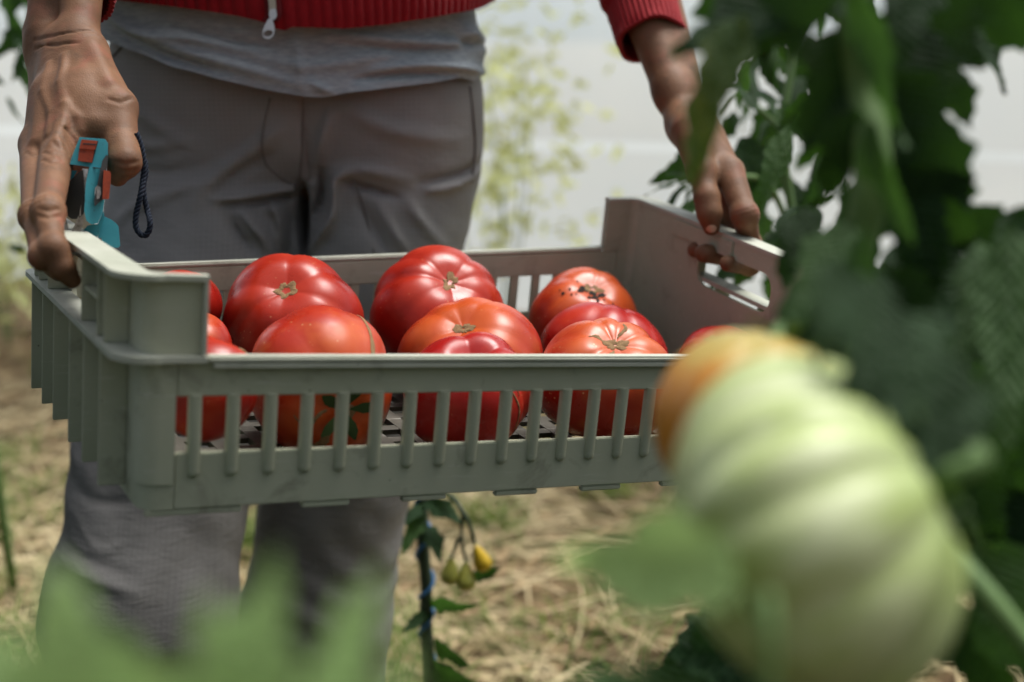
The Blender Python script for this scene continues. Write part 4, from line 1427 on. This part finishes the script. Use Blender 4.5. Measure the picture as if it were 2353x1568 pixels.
# braided wrist cord: three strands wound round the cord's line
cl = [(905, 90), (932, 160), (962, 260), (985, 420), (975, 560), (950, 720), (925, 830), (902, 930), (895, 1030), (912, 1100), (955, 1148), (1005, 1150), (1040, 1090), (1046, 1010), (1020, 900), (990, 780), (975, 640), (1000, 500), (992, 380)]
CP = []
for i, (x, y) in enumerate(cl):
    px, py = zp8(x, y)
    CP.append(V(px, py, 0.985 - (0.004 if 4 < i < 14 else 0.0) + (0.003 if i >= 14 else 0)))
S = spline(CP, 14)
g = Grid()
for st in range(3):
    pts = []
    up = Vector((0, -1, 0))
    ln = 0.0
    for i, p in enumerate(S):
        t = (S[min(i + 1, len(S) - 1)] - S[max(i - 1, 0)]).normalized()
        up = (up - t * up.dot(t)).normalized(); w = t.cross(up)
        if i: ln += (p - S[i - 1]).length
        a = ln * 620 + st * 2.094
        pts.append(p + (up * math.cos(a) + w * math.sin(a)) * 0.00115)
    g.tube(pts, 0.00125, 6)
link('wrist_cord', mesh('wrist_cord', [tuple(p - SC) for p in g.v], g.f, M['rope']), None, sec)

# ------------------------------------------------------------------ leaves
def leaflet_mesh(name, seed, m, wid=0.5, teeth=7, fold=0.25, droop=0.25, rows=18, deep=0.30):
    """A leaflet one unit long from its stalk (origin) along +Y; toothed, folded along the midrib, drooping at the tip."""
    r = random.Random(seed)
    v, f = [], []
    wav = r.uniform(0, 6); lob = r.uniform(0, 1)
    for i in range(rows + 1):
        t = i / rows
        prof = (math.sin(math.pi * min(1, t ** 0.72)) ** 0.85) * (1 - 0.15 * t)
        for s_ in (-1, -0.5, 0, 0.5, 1):
            tooth = (t * teeth + (0.3 if s_ > 0 else 0)) % 1.0
            w = wid * 0.5 * prof * (1 - deep * tooth * (abs(s_) > 0.7)) * (1 + 0.22 * math.sin(t * 12.5 + lob * 6 + (1.2 if s_ > 0 else 0)) * abs(s_)) + 0.012
            x = s_ * w
            y = t - (0.06 * tooth if abs(s_) > 0.7 else 0) + 0.04 * abs(s_) * t
            z = -droop * t * t + fold * abs(x) + 0.035 * math.sin(t * 9 + wav + s_ * 1.2) * abs(s_) + 0.05 * wid * s_ * math.sin(t * 4 + wav)
            v.append((x, y, z))
    for i in range(rows):
        for k in range(4):
            a = i * 5 + k
            f.append((a, a + 1, a + 6, a + 5))
    return mesh(name, v, f, m)


LEAF = {}
for key in ('leaf_dark', 'leaf_mid', 'leaf_spot', 'leaf_light', 'leaf_pale', 'weed'):
    LEAF[key] = [leaflet_mesh('leaflet', 31 + i * 7 + len(key), M[key], 0.46 + 0.1 * (i % 3), 6 + i, 0.15 + 0.15 * (i % 2), 0.12 + 0.12 * i) for i in range(4)]
NARROW = leaflet_mesh('leaflet', 5, M['leaf_spot'], 0.34, 5, 0.4, 0.1)


def leaf_matrix(base, tip, roll, wide):
    y = (tip - base); ln = y.length; y.normalize()
    x = y.cross(Vector((0, -1, 0.25))).normalized(); z = x.cross(y)
    return Matrix.Translation(base) @ (Matrix((x, y, z)).transposed().to_4x4() @ Matrix.Rotation(roll, 4, 'Y')) @ Matrix.Diagonal((ln * wide, ln, ln, 1))


def shade_foliage(root, items, m):
    """Many unseen leaves, added to block light, as one part of the plant."""
    vs, fs, b = [], [], 0
    for me, Mx in items:
        co = np.empty(len(me.vertices) * 3); me.vertices.foreach_get('co', co); co = co.reshape(-1, 3)
        A = np.array(rel(root, Mx))
        vs.append(co @ A[:3, :3].T + A[:3, 3])
        fs.append(np.array([tuple(p.vertices) for p in me.polygons]) + b); b += len(co)
    o = link('shade_foliage', mesh('shade_foliage', np.concatenate(vs), np.concatenate(fs), m), None, root)
    o['kind'] = 'stuff'


def put_leaf(root, base, tip, roll, me, wide=1.0, name='leaf'):
    """Stand a shared leaf between two world points, rolled about its length."""
    y = (tip - base); ln = y.length; y.normalize()
    ref = Vector((0, -1, 0.25))
    x = y.cross(ref)
    if x.length < 1e-4: x = Vector((1, 0, 0))
    x.normalize(); z = x.cross(y)
    R3 = Matrix((x, y, z)).transposed()
    Mx = Matrix.Translation(base) @ (R3.to_4x4() @ Matrix.Rotation(roll, 4, 'Y')) @ Matrix.Diagonal((ln * wide, ln, ln, 1))
    return link(name, me, None, root, matrix=rel(root, Mx) if root is not None else Mx)


def stem(root, pts, rad, m='stem', n=5, name='stem'):
    S = spline(pts, n)
    r = np.interp(np.linspace(0, 1, len(S)), np.linspace(0, 1, len(rad)), rad)
    g = Grid().tube(S, list(r), 8)
    o = root.location
    return link(name, mesh(name, [tuple(p - o) for p in g.v], g.f, M[m]), None, root)


def foot(p):
    return Vector((p.x, p.y, ground_h(p.x, p.y)))


# near plant at the right: the big dark leaves the photograph looks past
VN = lambda x, y, d: V(x, y, d * 1.14)
p0 = VN(1960, 900, 0.50)
near = empty('tomato_plant', foot(p0), 'dark leafy tomato plant close to the lens filling the right side', 'plant')
stem(near, [foot(p0), Vector((p0.x + .004, p0.y, 0.4)), VN(1985, 1300, 0.52), VN(1948, 900, 0.50), VN(1968, 600, 0.50), VN(2005, 400, 0.49), VN(1985, 200, 0.50), VN(1958, 20, 0.50), VN(1950, -250, 0.52)], [0.008, 0.008, 0.0075, 0.007, 0.0075, 0.0085, 0.008, 0.0075, 0.006])
stem(near, [VN(2010, 1180, 0.53), VN(2150, 1250, 0.48), VN(2260, 1360, 0.46), VN(2400, 1530, 0.45)], [0.006, 0.005, 0.005, 0.004], name='side_shoot')
stem(near, [VN(1950, 800, 0.50), VN(2050, 900, 0.52), VN(2180, 1080, 0.53), VN(2240, 1250, 0.55)], [0.005, 0.0045, 0.004, 0.003], name='side_shoot')
stem(near, [VN(1968, 600, 0.5), VN(1880, 690, 0.48), VN(1800, 760, 0.47), VN(1788, 800, 0.46)], [0.005, 0.005, 0.005, 0.005], name='fruit_stalk')
NEAR = [  # base x,y,d  tip x,y,d  roll  kind  width
 (1960, -80, .47, 1545, 95, .47, .3, 'leaf_dark', 1.1), (1900, -120, .50, 1600, 60, .52, -.5, 'leaf_dark', 1.2), (1820, -60, .49, 1660, 160, .50, .2, 'leaf_dark', 1.0),
 (1700, 40, .46, 1572, 408, .45, .5, 'narrow', 1.0), (1690, 20, .48, 1655, 250, .47, -.4, 'leaf_dark', .9),
 (1980, 60, .50, 1850, 330, .50, .2, 'leaf_dark', 1.2), (1990, 160, .51, 1860, 420, .53, -.3, 'leaf_dark', 1.1), (1960, 250, .49, 1900, 470, .50, .1, 'leaf_dark', 1.3),
 (1960, -60, .46, 2050, 330, .45, .9, 'leaf_mid', .55), (2000, 280, .455, 2055, 560, .45, 1.0, 'leaf_mid', .6), (1990, 520, .46, 1940, 980, .46, 1.0, 'leaf_mid', .4),
 (2010, 40, .50, 2200, 320, .49, -.2, 'leaf_dark', 1.3), (2020, 180, .50, 2230, 480, .50, .3, 'leaf_dark', 1.3), (2010, 320, .51, 2180, 640, .50, -.1, 'leaf_dark', 1.2),
 (2060, -40, .50, 2280, 150, .50, .2, 'leaf_dark', 1.2), (2080, 380, .50, 2260, 640, .52, .3, 'leaf_dark', 1.2), (2130, 100, .54, 2240, 290, .54, .0, 'leaf_dark', 1.2),
 (2180, -90, .52, 2370, 110, .52, .2, 'leaf_dark', 1.2), (2200, 10, .60, 2360, 175, .60, -.5, 'leaf_dark', 1.0), (2300, -60, .62, 2440, 140, .62, .4, 'leaf_dark', 1.2),
 (1960, 520, .48, 1795, 745, .46, .3, 'leaf_mid', 1.0), (1950, 560, .50, 1830, 800, .48, -.4, 'leaf_dark', 1.1), (1980, 600, .50, 1880, 880, .48, .1, 'leaf_dark', 1.2),
 (1990, 640, .50, 2030, 960, .49, -.2, 'leaf_dark', 1.2), (2020, 620, .50, 2180, 900, .50, .2, 'leaf_dark', 1.2), (2060, 760, .50, 2200, 1060, .49, .2, 'leaf_dark', 1.1),
 (2060, 560, .52, 2300, 780, .50, -.3, 'leaf_dark', 1.3), (2180, 480, .54, 2380, 640, .54, .2, 'leaf_dark', 1.2), (2330, 530, .47, 2300, 1060, .44, .2, 'leaf_mid', .75),
 (2260, 560, .49, 2240, 900, .46, -.3, 'leaf_mid', .8), (2150, 900, .53, 2290, 1250, .52, .4, 'leaf_dark', 1.0), (2200, 1050, .55, 2260, 1380, .56, -.2, 'leaf_dark', 1.1),
 (2330, 480, .52, 2480, 760, .50, .2, 'leaf_dark', 1.2), (2300, 900, .56, 2440, 1180, .56, .3, 'leaf_dark', 1.2), (2260, 1250, .52, 2400, 1600, .50, .2, 'leaf_mid', 1.0),
 (2130, 1380, .56, 2330, 1640, .54, .3, 'leaf_dark', 1.2), (2240, 1120, .60, 2380, 1400, .62, .1, 'leaf_dark', 1.2), (2050, 1480, .55, 1500, 1520, .60, .1, 'leaf_dark', .9),
 (1760, 1440, .62, 1470, 1560, .62, .6, 'leaf_dark', 1.0), (1780, 1500, .60, 1620, 1680, .60, -.3, 'leaf_dark', 1.2), (2000, 420, .55, 1935, 700, .56, .4, 'leaf_dark', 1.2),
 (1860, 480, .55, 1800, 640, .54, .3, 'leaf_dark', 1.1), (1940, 700, .52, 2090, 1000, .55, .3, 'leaf_dark', 1.3), (2120, 640, .56, 2290, 1000, .58, .1, 'leaf_dark', 1.3),
 (1930, 600, .41, 1880, 830, .395, .2, 'leaf_dark', 1.0), (1990, 640, .40, 2010, 960, .375, -.1, 'leaf_dark', 1.0), (2070, 720, .41, 2130, 1020, .37, .2, 'leaf_dark', 1.0), (2160, 820, .42, 2240, 1130, .38, .0, 'leaf_dark', .9),
 (2340, 1000, .60, 2300, 1400, .62, .2, 'leaf_dark', 1.2), (2080, -150, .48, 2090, 160, .47, -.5, 'leaf_dark', 1.2), (1850, -150, .46, 1790, 110, .46, .5, 'leaf_dark', 1.3),
]
for i, (x0, y0, d0, x1, y1, d1, ro, kd, wd) in enumerate(NEAR):
    me = NARROW if kd == 'narrow' else LEAF[kd][i % 4]
    sc_ = 1.0 if d0 < 0.43 else 1.14
    put_leaf(near, V(x0, y0, d0 * sc_), V(x1, y1, d1 * sc_), ro, me, wd)

# blurred young leaves just under the lens
p1 = V(560, 1700, 0.30)
low = empty('young_tomato_plant', foot(p1), 'bright green young leaves at the lower left, nearest to the lens', 'plant')
stem(low, [foot(p1), Vector((p1.x, p1.y, .3)), V(560, 1900, .29), V(540, 1640, .28)], [0.006, .005, .004, .003])
for i, (x0, y0, d0, x1, y1, d1, ro, kd, wd) in enumerate([
 (560, 1850, .26, 470, 1400, .25, .1, 'leaf_light', 1.0), (560, 1800, .27, 605, 1285, .27, -.1, 'leaf_light', .8), (330, 1950, .26, 90, 1430, .24, .1, 'leaf_light', 1.2),
 (700, 1880, .25, 865, 1360, .25, .1, 'leaf_light', .75), (230, 1950, .24, 240, 1510, .24, -.3, 'leaf_light', .9), (830, 1950, .25, 960, 1520, .25, .3, 'leaf_light', .8),
 (40, 1950, .25, -60, 1440, .26, .1, 'leaf_light', 1.2), (760, 1950, .26, 780, 1470, .25, .1, 'leaf_light', .9), (430, 1950, .27, 420, 1540, .27, .3, 'leaf_mid', 1.0)]):
    put_leaf(low, V(x0, y0, d0), V(x1, y1, d1), ro, LEAF[kd][i % 4], wd)
p2 = V(1750, 1700, 0.33)
low2 = empty('young_tomato_plant', foot(p2), 'soft green leaves in front of the large unripe tomato at the bottom', 'plant')
stem(low2, [foot(p2), Vector((p2.x, p2.y, .35)), V(1760, 1800, .33), V(1730, 1420, .34), V(1660, 1315, .335)], [0.006, .005, .002, .0010, .0008])
for i, (x0, y0, d0, x1, y1, d1, ro, kd, wd) in enumerate([
 (1690, 1310, .335, 1300, 1290, .33, .1, 'leaf_light', 1.25), (1560, 1330, .345, 1420, 1400, .36, .2, 'leaf_mid', 1.0), (1640, 1700, .33, 1320, 1510, .34, .3, 'leaf_mid', 1.0), (1560, 1720, .38, 1480, 1490, .40, -.2, 'leaf_mid', 1.0)]):
    put_leaf(low2, V(x0, y0, d0), V(x1, y1, d1), ro, LEAF[kd][(i + 1) % 4], wd)

rq = random.Random(77)
LOWF, NEARF = [], []
def clear_of_view(b, t, margin=130):
    for u in (0, .33, .66, 1):
        q = b.lerp(t, u)
        if (q - Vector((0, 0, CAM_H))).length < 0.14: return False
        x, y, d = proj(q)
        if d > -0.05 and (d < 0.06 or (-margin < x < 2353 + margin and -margin < y < 1568 + margin)): return False
    return True
for k in range(1500):                                    # added unseen row under and beside the picture, blocking low front light
    b = Vector((rq.uniform(-1.9, 1.5), rq.uniform(-0.1, 0.98), rq.uniform(0.05, 0.75))); a = rq.uniform(0, 6.28)
    t = b + Vector((math.cos(a) * .15, math.sin(a) * .15, rq.uniform(-.10, .03)))
    if clear_of_view(b, t): LOWF.append((LEAF['leaf_dark'][k % 4], leaf_matrix(b, t, rq.uniform(-.6, .6), 1.3)))
for k in range(500):                                    # more added leaves along the left, to shade the legs
    b = Vector((rq.uniform(-1.3, -0.55), rq.uniform(0.7, 1.7), rq.uniform(0.05, 0.85))); a = rq.uniform(0, 6.28)
    t = b + Vector((math.cos(a) * .15, math.sin(a) * .15, rq.uniform(-.10, .03)))
    if clear_of_view(b, t): LOWF.append((LEAF['leaf_dark'][k % 4], leaf_matrix(b, t, rq.uniform(-.6, .6), 1.3)))
for k in range(110):                                    # unseen crown leaves added around and behind the camera to cut front light
    b = Vector((rq.uniform(-1.9, 1.7), rq.uniform(-0.45, 0.05), rq.uniform(0.75, 1.7))); a = rq.uniform(0, 6.28)
    t = b + Vector((math.cos(a) * .17, math.sin(a) * .17, -rq.uniform(.03, .12)))
    if clear_of_view(b, t): NEARF.append((LEAF['leaf_dark'][k % 4], leaf_matrix(b, t, rq.uniform(-.6, .6), 1.3)))
shade_foliage(low, LOWF, M['leaf_dark']); shade_foliage(near, NEARF, M['leaf_dark'])
for z_, dx in ((1.35, -.3), (1.5, .3), (1.62, -.2)):
    stem(near, [Vector((p0.x, p0.y, z_ - .12)), Vector((p0.x + dx * .5, p0.y - .06, z_)), Vector((p0.x + dx, p0.y - .12, z_ - .04))], [.004, .003, .002], name='side_shoot')
stem(near, [VN(1950, -250, 0.52), Vector((p0.x, p0.y, 1.35)), Vector((p0.x - .01, p0.y - .1, 1.72)), Vector((p0.x - .05, p0.y - .4, 2.2))], [.006, .005, .004, .003])

# unripe fruit in the foreground
def hanging(name, px, py, d, R, q, axis_cam, nl, amp, m, label, seed, pear=0.0, stalk=None, calyx=True, dim=0.16):
    c = V(px, py, d)
    ax = Vector((1, 0, 0)) * axis_cam[0] + Vector((0, SN, CS)) * axis_cam[1] - Vector((0, CS, -SN)) * axis_cam[2]
    rot = ax.normalized().to_track_quat('Z', 'Y').to_matrix().to_4x4()
    T = Tomato(R, q, nl, amp, seed, dim, pear)
    v, f = T.body(40, 96)
    o = link(name, mesh(name, v, f, m), matrix=Matrix.Translation(c) @ rot)
    tag(o, label, 'tomato')
    if calyx:
        cg = Grid()
        for k in range(6):
            a = 1.05 * k
            cg.sheet([[T.at(0.06 + 0.5 * u, a + s_ * 0.22 * math.sin(math.pi * (0.15 + 0.85 * u)) / (0.5 + u), 0.002 + R * 0.12 * u) for s_ in (-1, 0, 1)] for u in (0, .25, .5, .75, 1)])
        cg.build('calyx', M['stem'], o)
        base = T.at(0, 0)
        if stalk:
            e = o.matrix_basis.inverted() @ stalk
            gg = Grid().tube(spline([base, base + Vector((0, 0, R * 0.35)), e], 5), R * 0.07, 8)
            gg.build('stalk', M['stem'], o)
    return o

hanging('tomato', 1868, 1208, 0.415, 0.0570, 0.77, (0.86, 0.42, 0.25), 13, 0.11, M['tom_green'], 'large pale green ribbed tomato, blurred, hanging close to the lens', 4, stalk=V(2050, 900, .43))
hanging('tomato', 1748, 985, 0.53, 0.0424, 0.95, (0.30, 0.90, -0.15), 8, 0.09, M['tom_turning'], 'orange turning tomato half hidden behind the large pale green one', 9, stalk=VN(1800, 745, .47))

# midground tomato plants behind the far hand
def bushy(name, label, foot_p, spots, kind, rngs, main):
    root = empty(name, foot(foot_p), label, 'plant')
    for pts, rad in main: stem(root, pts, rad, 'stem')
    for i, (b, t, ro, kd, wd) in enumerate(spots):
        put_leaf(root, b, t, ro, LEAF[kd][i % 4], wd)
    return root

rg = random.Random(21)
spots = []
def mid_ok(x, y):
    return True
for k in range(105):
    x = rg.gauss(1790, 110); y = rg.uniform(-40, 650); d = rg.uniform(1.55, 2.1)
    if x < 1640 + max(0, 200 - y) * 0.2 or x > 2120: continue
    if 1800 < x < 1900 and 320 < y < 440 and rg.random() < 0.8: continue
    a = rg.uniform(-1.1, 1.1); l = rg.uniform(60, 150)
    spots.append((V(x, y, d), V(x + l * math.sin(a), y + l * math.cos(a), d + rg.uniform(-.06, .06)), rg.uniform(-1, 1), rg.choice(['leaf_dark', 'leaf_dark', 'leaf_mid']), rg.uniform(.6, 1.0)))
spots += [(V(1815, 300, 1.55), V(1722, 485, 1.5), 0.4, 'leaf_mid', .6), (V(1560, 420, 1.6), V(1480, 442, 1.6), .9, 'leaf_dark', .5), (V(1590, 400, 1.6), V(1530, 395, 1.6), .4, 'leaf_dark', .6),
          (V(1580, 425, 1.6), V(1512, 478, 1.6), .9, 'leaf_dark', .5), (V(1600, 425, 1.6), V(1545, 490, 1.6), 1.0, 'leaf_dark', .45), (V(1640, 420, 1.62), V(1590, 500, 1.62), .9, 'leaf_dark', .5)]
mp = V(1840, 700, 1.8)
bushy('tomato_plant', 'leafy tomato plant behind the far hand, light showing through its gaps', mp, spots, None, rg,
      [([foot(mp), V(1850, 900, 1.8), V(1835, 600, 1.8), V(1800, 300, 1.78), V(1850, 0, 1.8), V(1880, -200, 1.8)], [.009, .008, .007, .006, .005, .004]),
       ([V(1835, 600, 1.8), V(1760, 420, 1.7), V(1600, 420, 1.62)], [.005, .004, .003]),
       ([V(1800, 300, 1.78), V(1700, 220, 1.8), V(1650, 260, 1.85)], [.004, .003, .003])])
spots = []
for k in range(26):
    x = rg.uniform(-120, 70); y = rg.uniform(-40, 240); d = rg.uniform(2.0, 2.4)
    a = rg.uniform(-1.2, 0.9); l = rg.uniform(60, 120)
    spots.append((V(x, y, d), V(x + l * math.sin(a), y + l * math.cos(a), d), rg.uniform(-1, 1), rg.choice(['leaf_dark', 'leaf_mid']), rg.uniform(.6, .9)))
spots += [(V(20, 565, 2.2), V(60, 580, 2.2), .3, 'leaf_dark', .8)]
mp = V(-60, 400, 2.2)
bushy('tomato_plant', 'dark green leaves at the top left behind the wrist', mp, spots, None, rg, [([foot(mp), V(-60, 700, 2.2), V(-40, 300, 2.2), V(-20, 0, 2.2)], [.009, .008, .006, .004])])
spots = [(V(1085, 215, 1.75), V(1103, 245, 1.75), .3, 'leaf_dark', .6), (V(1080, 405, 1.75), V(1106, 440, 1.75), .3, 'leaf_dark', .6)]

# pale plants against the film wall
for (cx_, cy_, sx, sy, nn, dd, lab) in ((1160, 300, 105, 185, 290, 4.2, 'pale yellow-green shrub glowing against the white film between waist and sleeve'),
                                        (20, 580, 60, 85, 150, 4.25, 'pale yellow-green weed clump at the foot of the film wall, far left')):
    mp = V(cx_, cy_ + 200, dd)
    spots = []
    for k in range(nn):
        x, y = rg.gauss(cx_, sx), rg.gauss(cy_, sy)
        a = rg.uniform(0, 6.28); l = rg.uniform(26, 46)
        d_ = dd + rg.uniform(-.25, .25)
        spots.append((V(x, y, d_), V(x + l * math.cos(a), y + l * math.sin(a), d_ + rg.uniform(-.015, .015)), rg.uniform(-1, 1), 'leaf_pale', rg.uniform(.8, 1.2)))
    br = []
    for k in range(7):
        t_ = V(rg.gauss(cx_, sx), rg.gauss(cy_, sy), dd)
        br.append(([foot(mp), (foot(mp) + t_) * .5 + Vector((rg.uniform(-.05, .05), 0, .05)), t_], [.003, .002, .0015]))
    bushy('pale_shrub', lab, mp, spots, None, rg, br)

# vine with yellow pear tomatoes under the crate
vp = V(975, 1350, 1.62)
vine = empty('tomato_vine', foot(V(985, 1560, 1.62)), 'thin dark vine with blue twine standing below the crate', 'vine')
sp_ = [foot(V(985, 1560, 1.62)), V(985, 1560, 1.62), V(978, 1420, 1.62), V(980, 1350, 1.62), V(972, 1250, 1.62), V(970, 1140, 1.63), V(965, 1000, 1.64), V(940, 800, 1.66)]
stem(vine, sp_, [.009, .008, .008, .0075, .0075, .007, .006, .005], 'stem_dark')
S = spline(sp_, 14)
tw = [p + Vector((math.cos(i * .42) * .0095, math.sin(i * .42) * .0095, 0)) for i, p in enumerate(S)]
g = Grid().tube(tw, 0.0022, 6)
link('twine', mesh('twine', [tuple(p - vine.location) for p in g.v], g.f, M['twine']), None, vine)
stem(vine, [V(970, 1110, 1.63), V(1035, 1140, 1.60), V(1065, 1180, 1.58), V(1082, 1215, 1.58), V(1092, 1250, 1.58)], [.003, .003, .003, .0025, .002], 'stem_dark', name='fruit_truss')
stem(vine, [V(1065, 1180, 1.58), V(1060, 1230, 1.58), V(1070, 1290, 1.585)], [.002, .002, .002], 'stem_dark', name='fruit_truss')
stem(vine, [V(1060, 1230, 1.58), V(1045, 1260, 1.58), V(1036, 1285, 1.58)], [.002, .002, .002], 'stem_dark', name='fruit_truss')
for i, (x0, y0, x1, y1) in enumerate([(975, 1160, 900, 1215), (972, 1180, 925, 1260), (980, 1150, 1050, 1185), (985, 1380, 1080, 1420), (990, 1400, 930, 1450), (1000, 1470, 1060, 1540), (985, 1210, 1010, 1270), (960, 1100, 905, 1160), (1090, 1330, 1140, 1310), (985, 1520, 1090, 1600)]):
    put_leaf(vine, V(x0, y0, 1.62), V(x1, y1, 1.58), rg.uniform(-.8, .8), LEAF[('leaf_dark', 'leaf_mid')[i % 2]][i % 4], .8)
for (x, y, m, lab, ax) in ((1106, 1288, 'pear_yellow', 'bright yellow pear-shaped tomato, rightmost of the hanging three', (-.35, .9, .1)),
                           (1034, 1318, 'pear_green', 'greenish yellow pear-shaped tomato, leftmost of the hanging three', (.1, 1, .1)),
                           (1071, 1332, 'pear_green', 'dull green pear-shaped tomato, lowest of the hanging three', (.0, 1, .0))):
    hanging('pear_tomato', x, y, 1.585, 0.0138, 1.05, ax, 4, 0.01, M[m], lab, int(x), pear=0.55, dim=0.0)

# ------------------------------------------------------------------ straw, grass and litter on the ground
def strands(name, n, region, ln, wd, m, seed, upright=0.0, z0=0.004, curl=0.3):
    r = random.Random(seed)
    v, f = [], []
    for _ in range(n):
        x, y = region(r)
        L_ = ln * r.uniform(0.4, 1.4); a = r.uniform(0, 6.28); w = wd * r.uniform(0.6, 1.5)
        el = upright * r.uniform(0.5, 1.2) if upright else r.uniform(-0.05, 0.22)
        p = Vector((x, y, ground_h(x, y) + z0 + r.uniform(0, 0.02)))
        t = Vector((math.cos(a) * math.cos(el), math.sin(a) * math.cos(el), math.sin(el)))
        side = Vector((-math.sin(a), math.cos(a), 0))
        b = len(v); ns = 5
        cu = r.uniform(-curl, curl)
        for i in range(ns + 1):
            u = i / ns
            ww = w * (1 - 0.6 * u if upright else 1.0)
            q = p + t * (L_ * u) + side * (cu * L_ * u * u) + Vector((0, 0, -L_ * u * u * (0.35 if upright else 0.10)))
            q.z = max(q.z, ground_h(q.x, q.y) + 0.003)
            v += [tuple(q - side * ww), tuple(q + side * ww + Vector((0, 0, ww * 0.5)))]
        for i in range(ns):
            f.append((b + 2 * i, b + 2 * i + 1, b + 2 * i + 3, b + 2 * i + 2))
    return mesh(name, v, f, m)

def m_straw(name, a, b):
    m = mat(name, a, 0.7, 0.3)
    n = NT(m); n.color(n.mix(n.ramp(n.noise(n.map(), 9, 3), [(0.3, (0, 0, 0)), (0.7, (1, 1, 1))]), a, b))
    return m
def straw_spot(r):
    while True:
        x, y = r.uniform(-1.6, 2.3), 1.25 + 2.4 * r.random() ** 1.2
        if noise.noise((x * 1.9, y * 2.4, 8)) + 0.5 * noise.noise((x * 5, y * 6, 2)) > r.uniform(-0.35, 0.25): return x, y
straw_m = m_straw('dry_straw', (0.30, 0.23, 0.11), (0.52, 0.43, 0.25))
tag(link('straw', strands('straw', 7000, straw_spot, 0.26, 0.0019, straw_m, 1)), 'pale dry straw scattered over the soil', 'straw', kind='stuff')
tag(link('leaf_litter', strands('leaf_litter', 5000, lambda r: (r.uniform(-2.4, 3.0), r.uniform(1.9, 4.6)), 0.07, 0.006, m_straw('dead_leaf', (0.14, 0.09, 0.04), (0.30, 0.21, 0.10)), 2, z0=0.006)), 'brown dead leaf litter on the far soil', 'litter', kind='stuff')
def tuft(r):
    k = r.choice(TUFT)
    return k[0] + r.gauss(0, k[2]), k[1] + r.gauss(0, k[2])
TUFT = [(random.uniform(-1.5, 2.2), random.uniform(1.5, 4.2), random.uniform(.03, .12)) for _ in range(60)] + [(-.75, 1.75, .12), (-.6, 1.8, .12), (.05, 2.0, .1), (.35, 2.05, .12), (-.2, 1.9, .1)]
tag(link('grass', strands('grass', 9000, tuft, 0.10, 0.0022, M['weed'], 3, upright=1.0)), 'thin green grass growing between the straw', 'grass', kind='stuff')
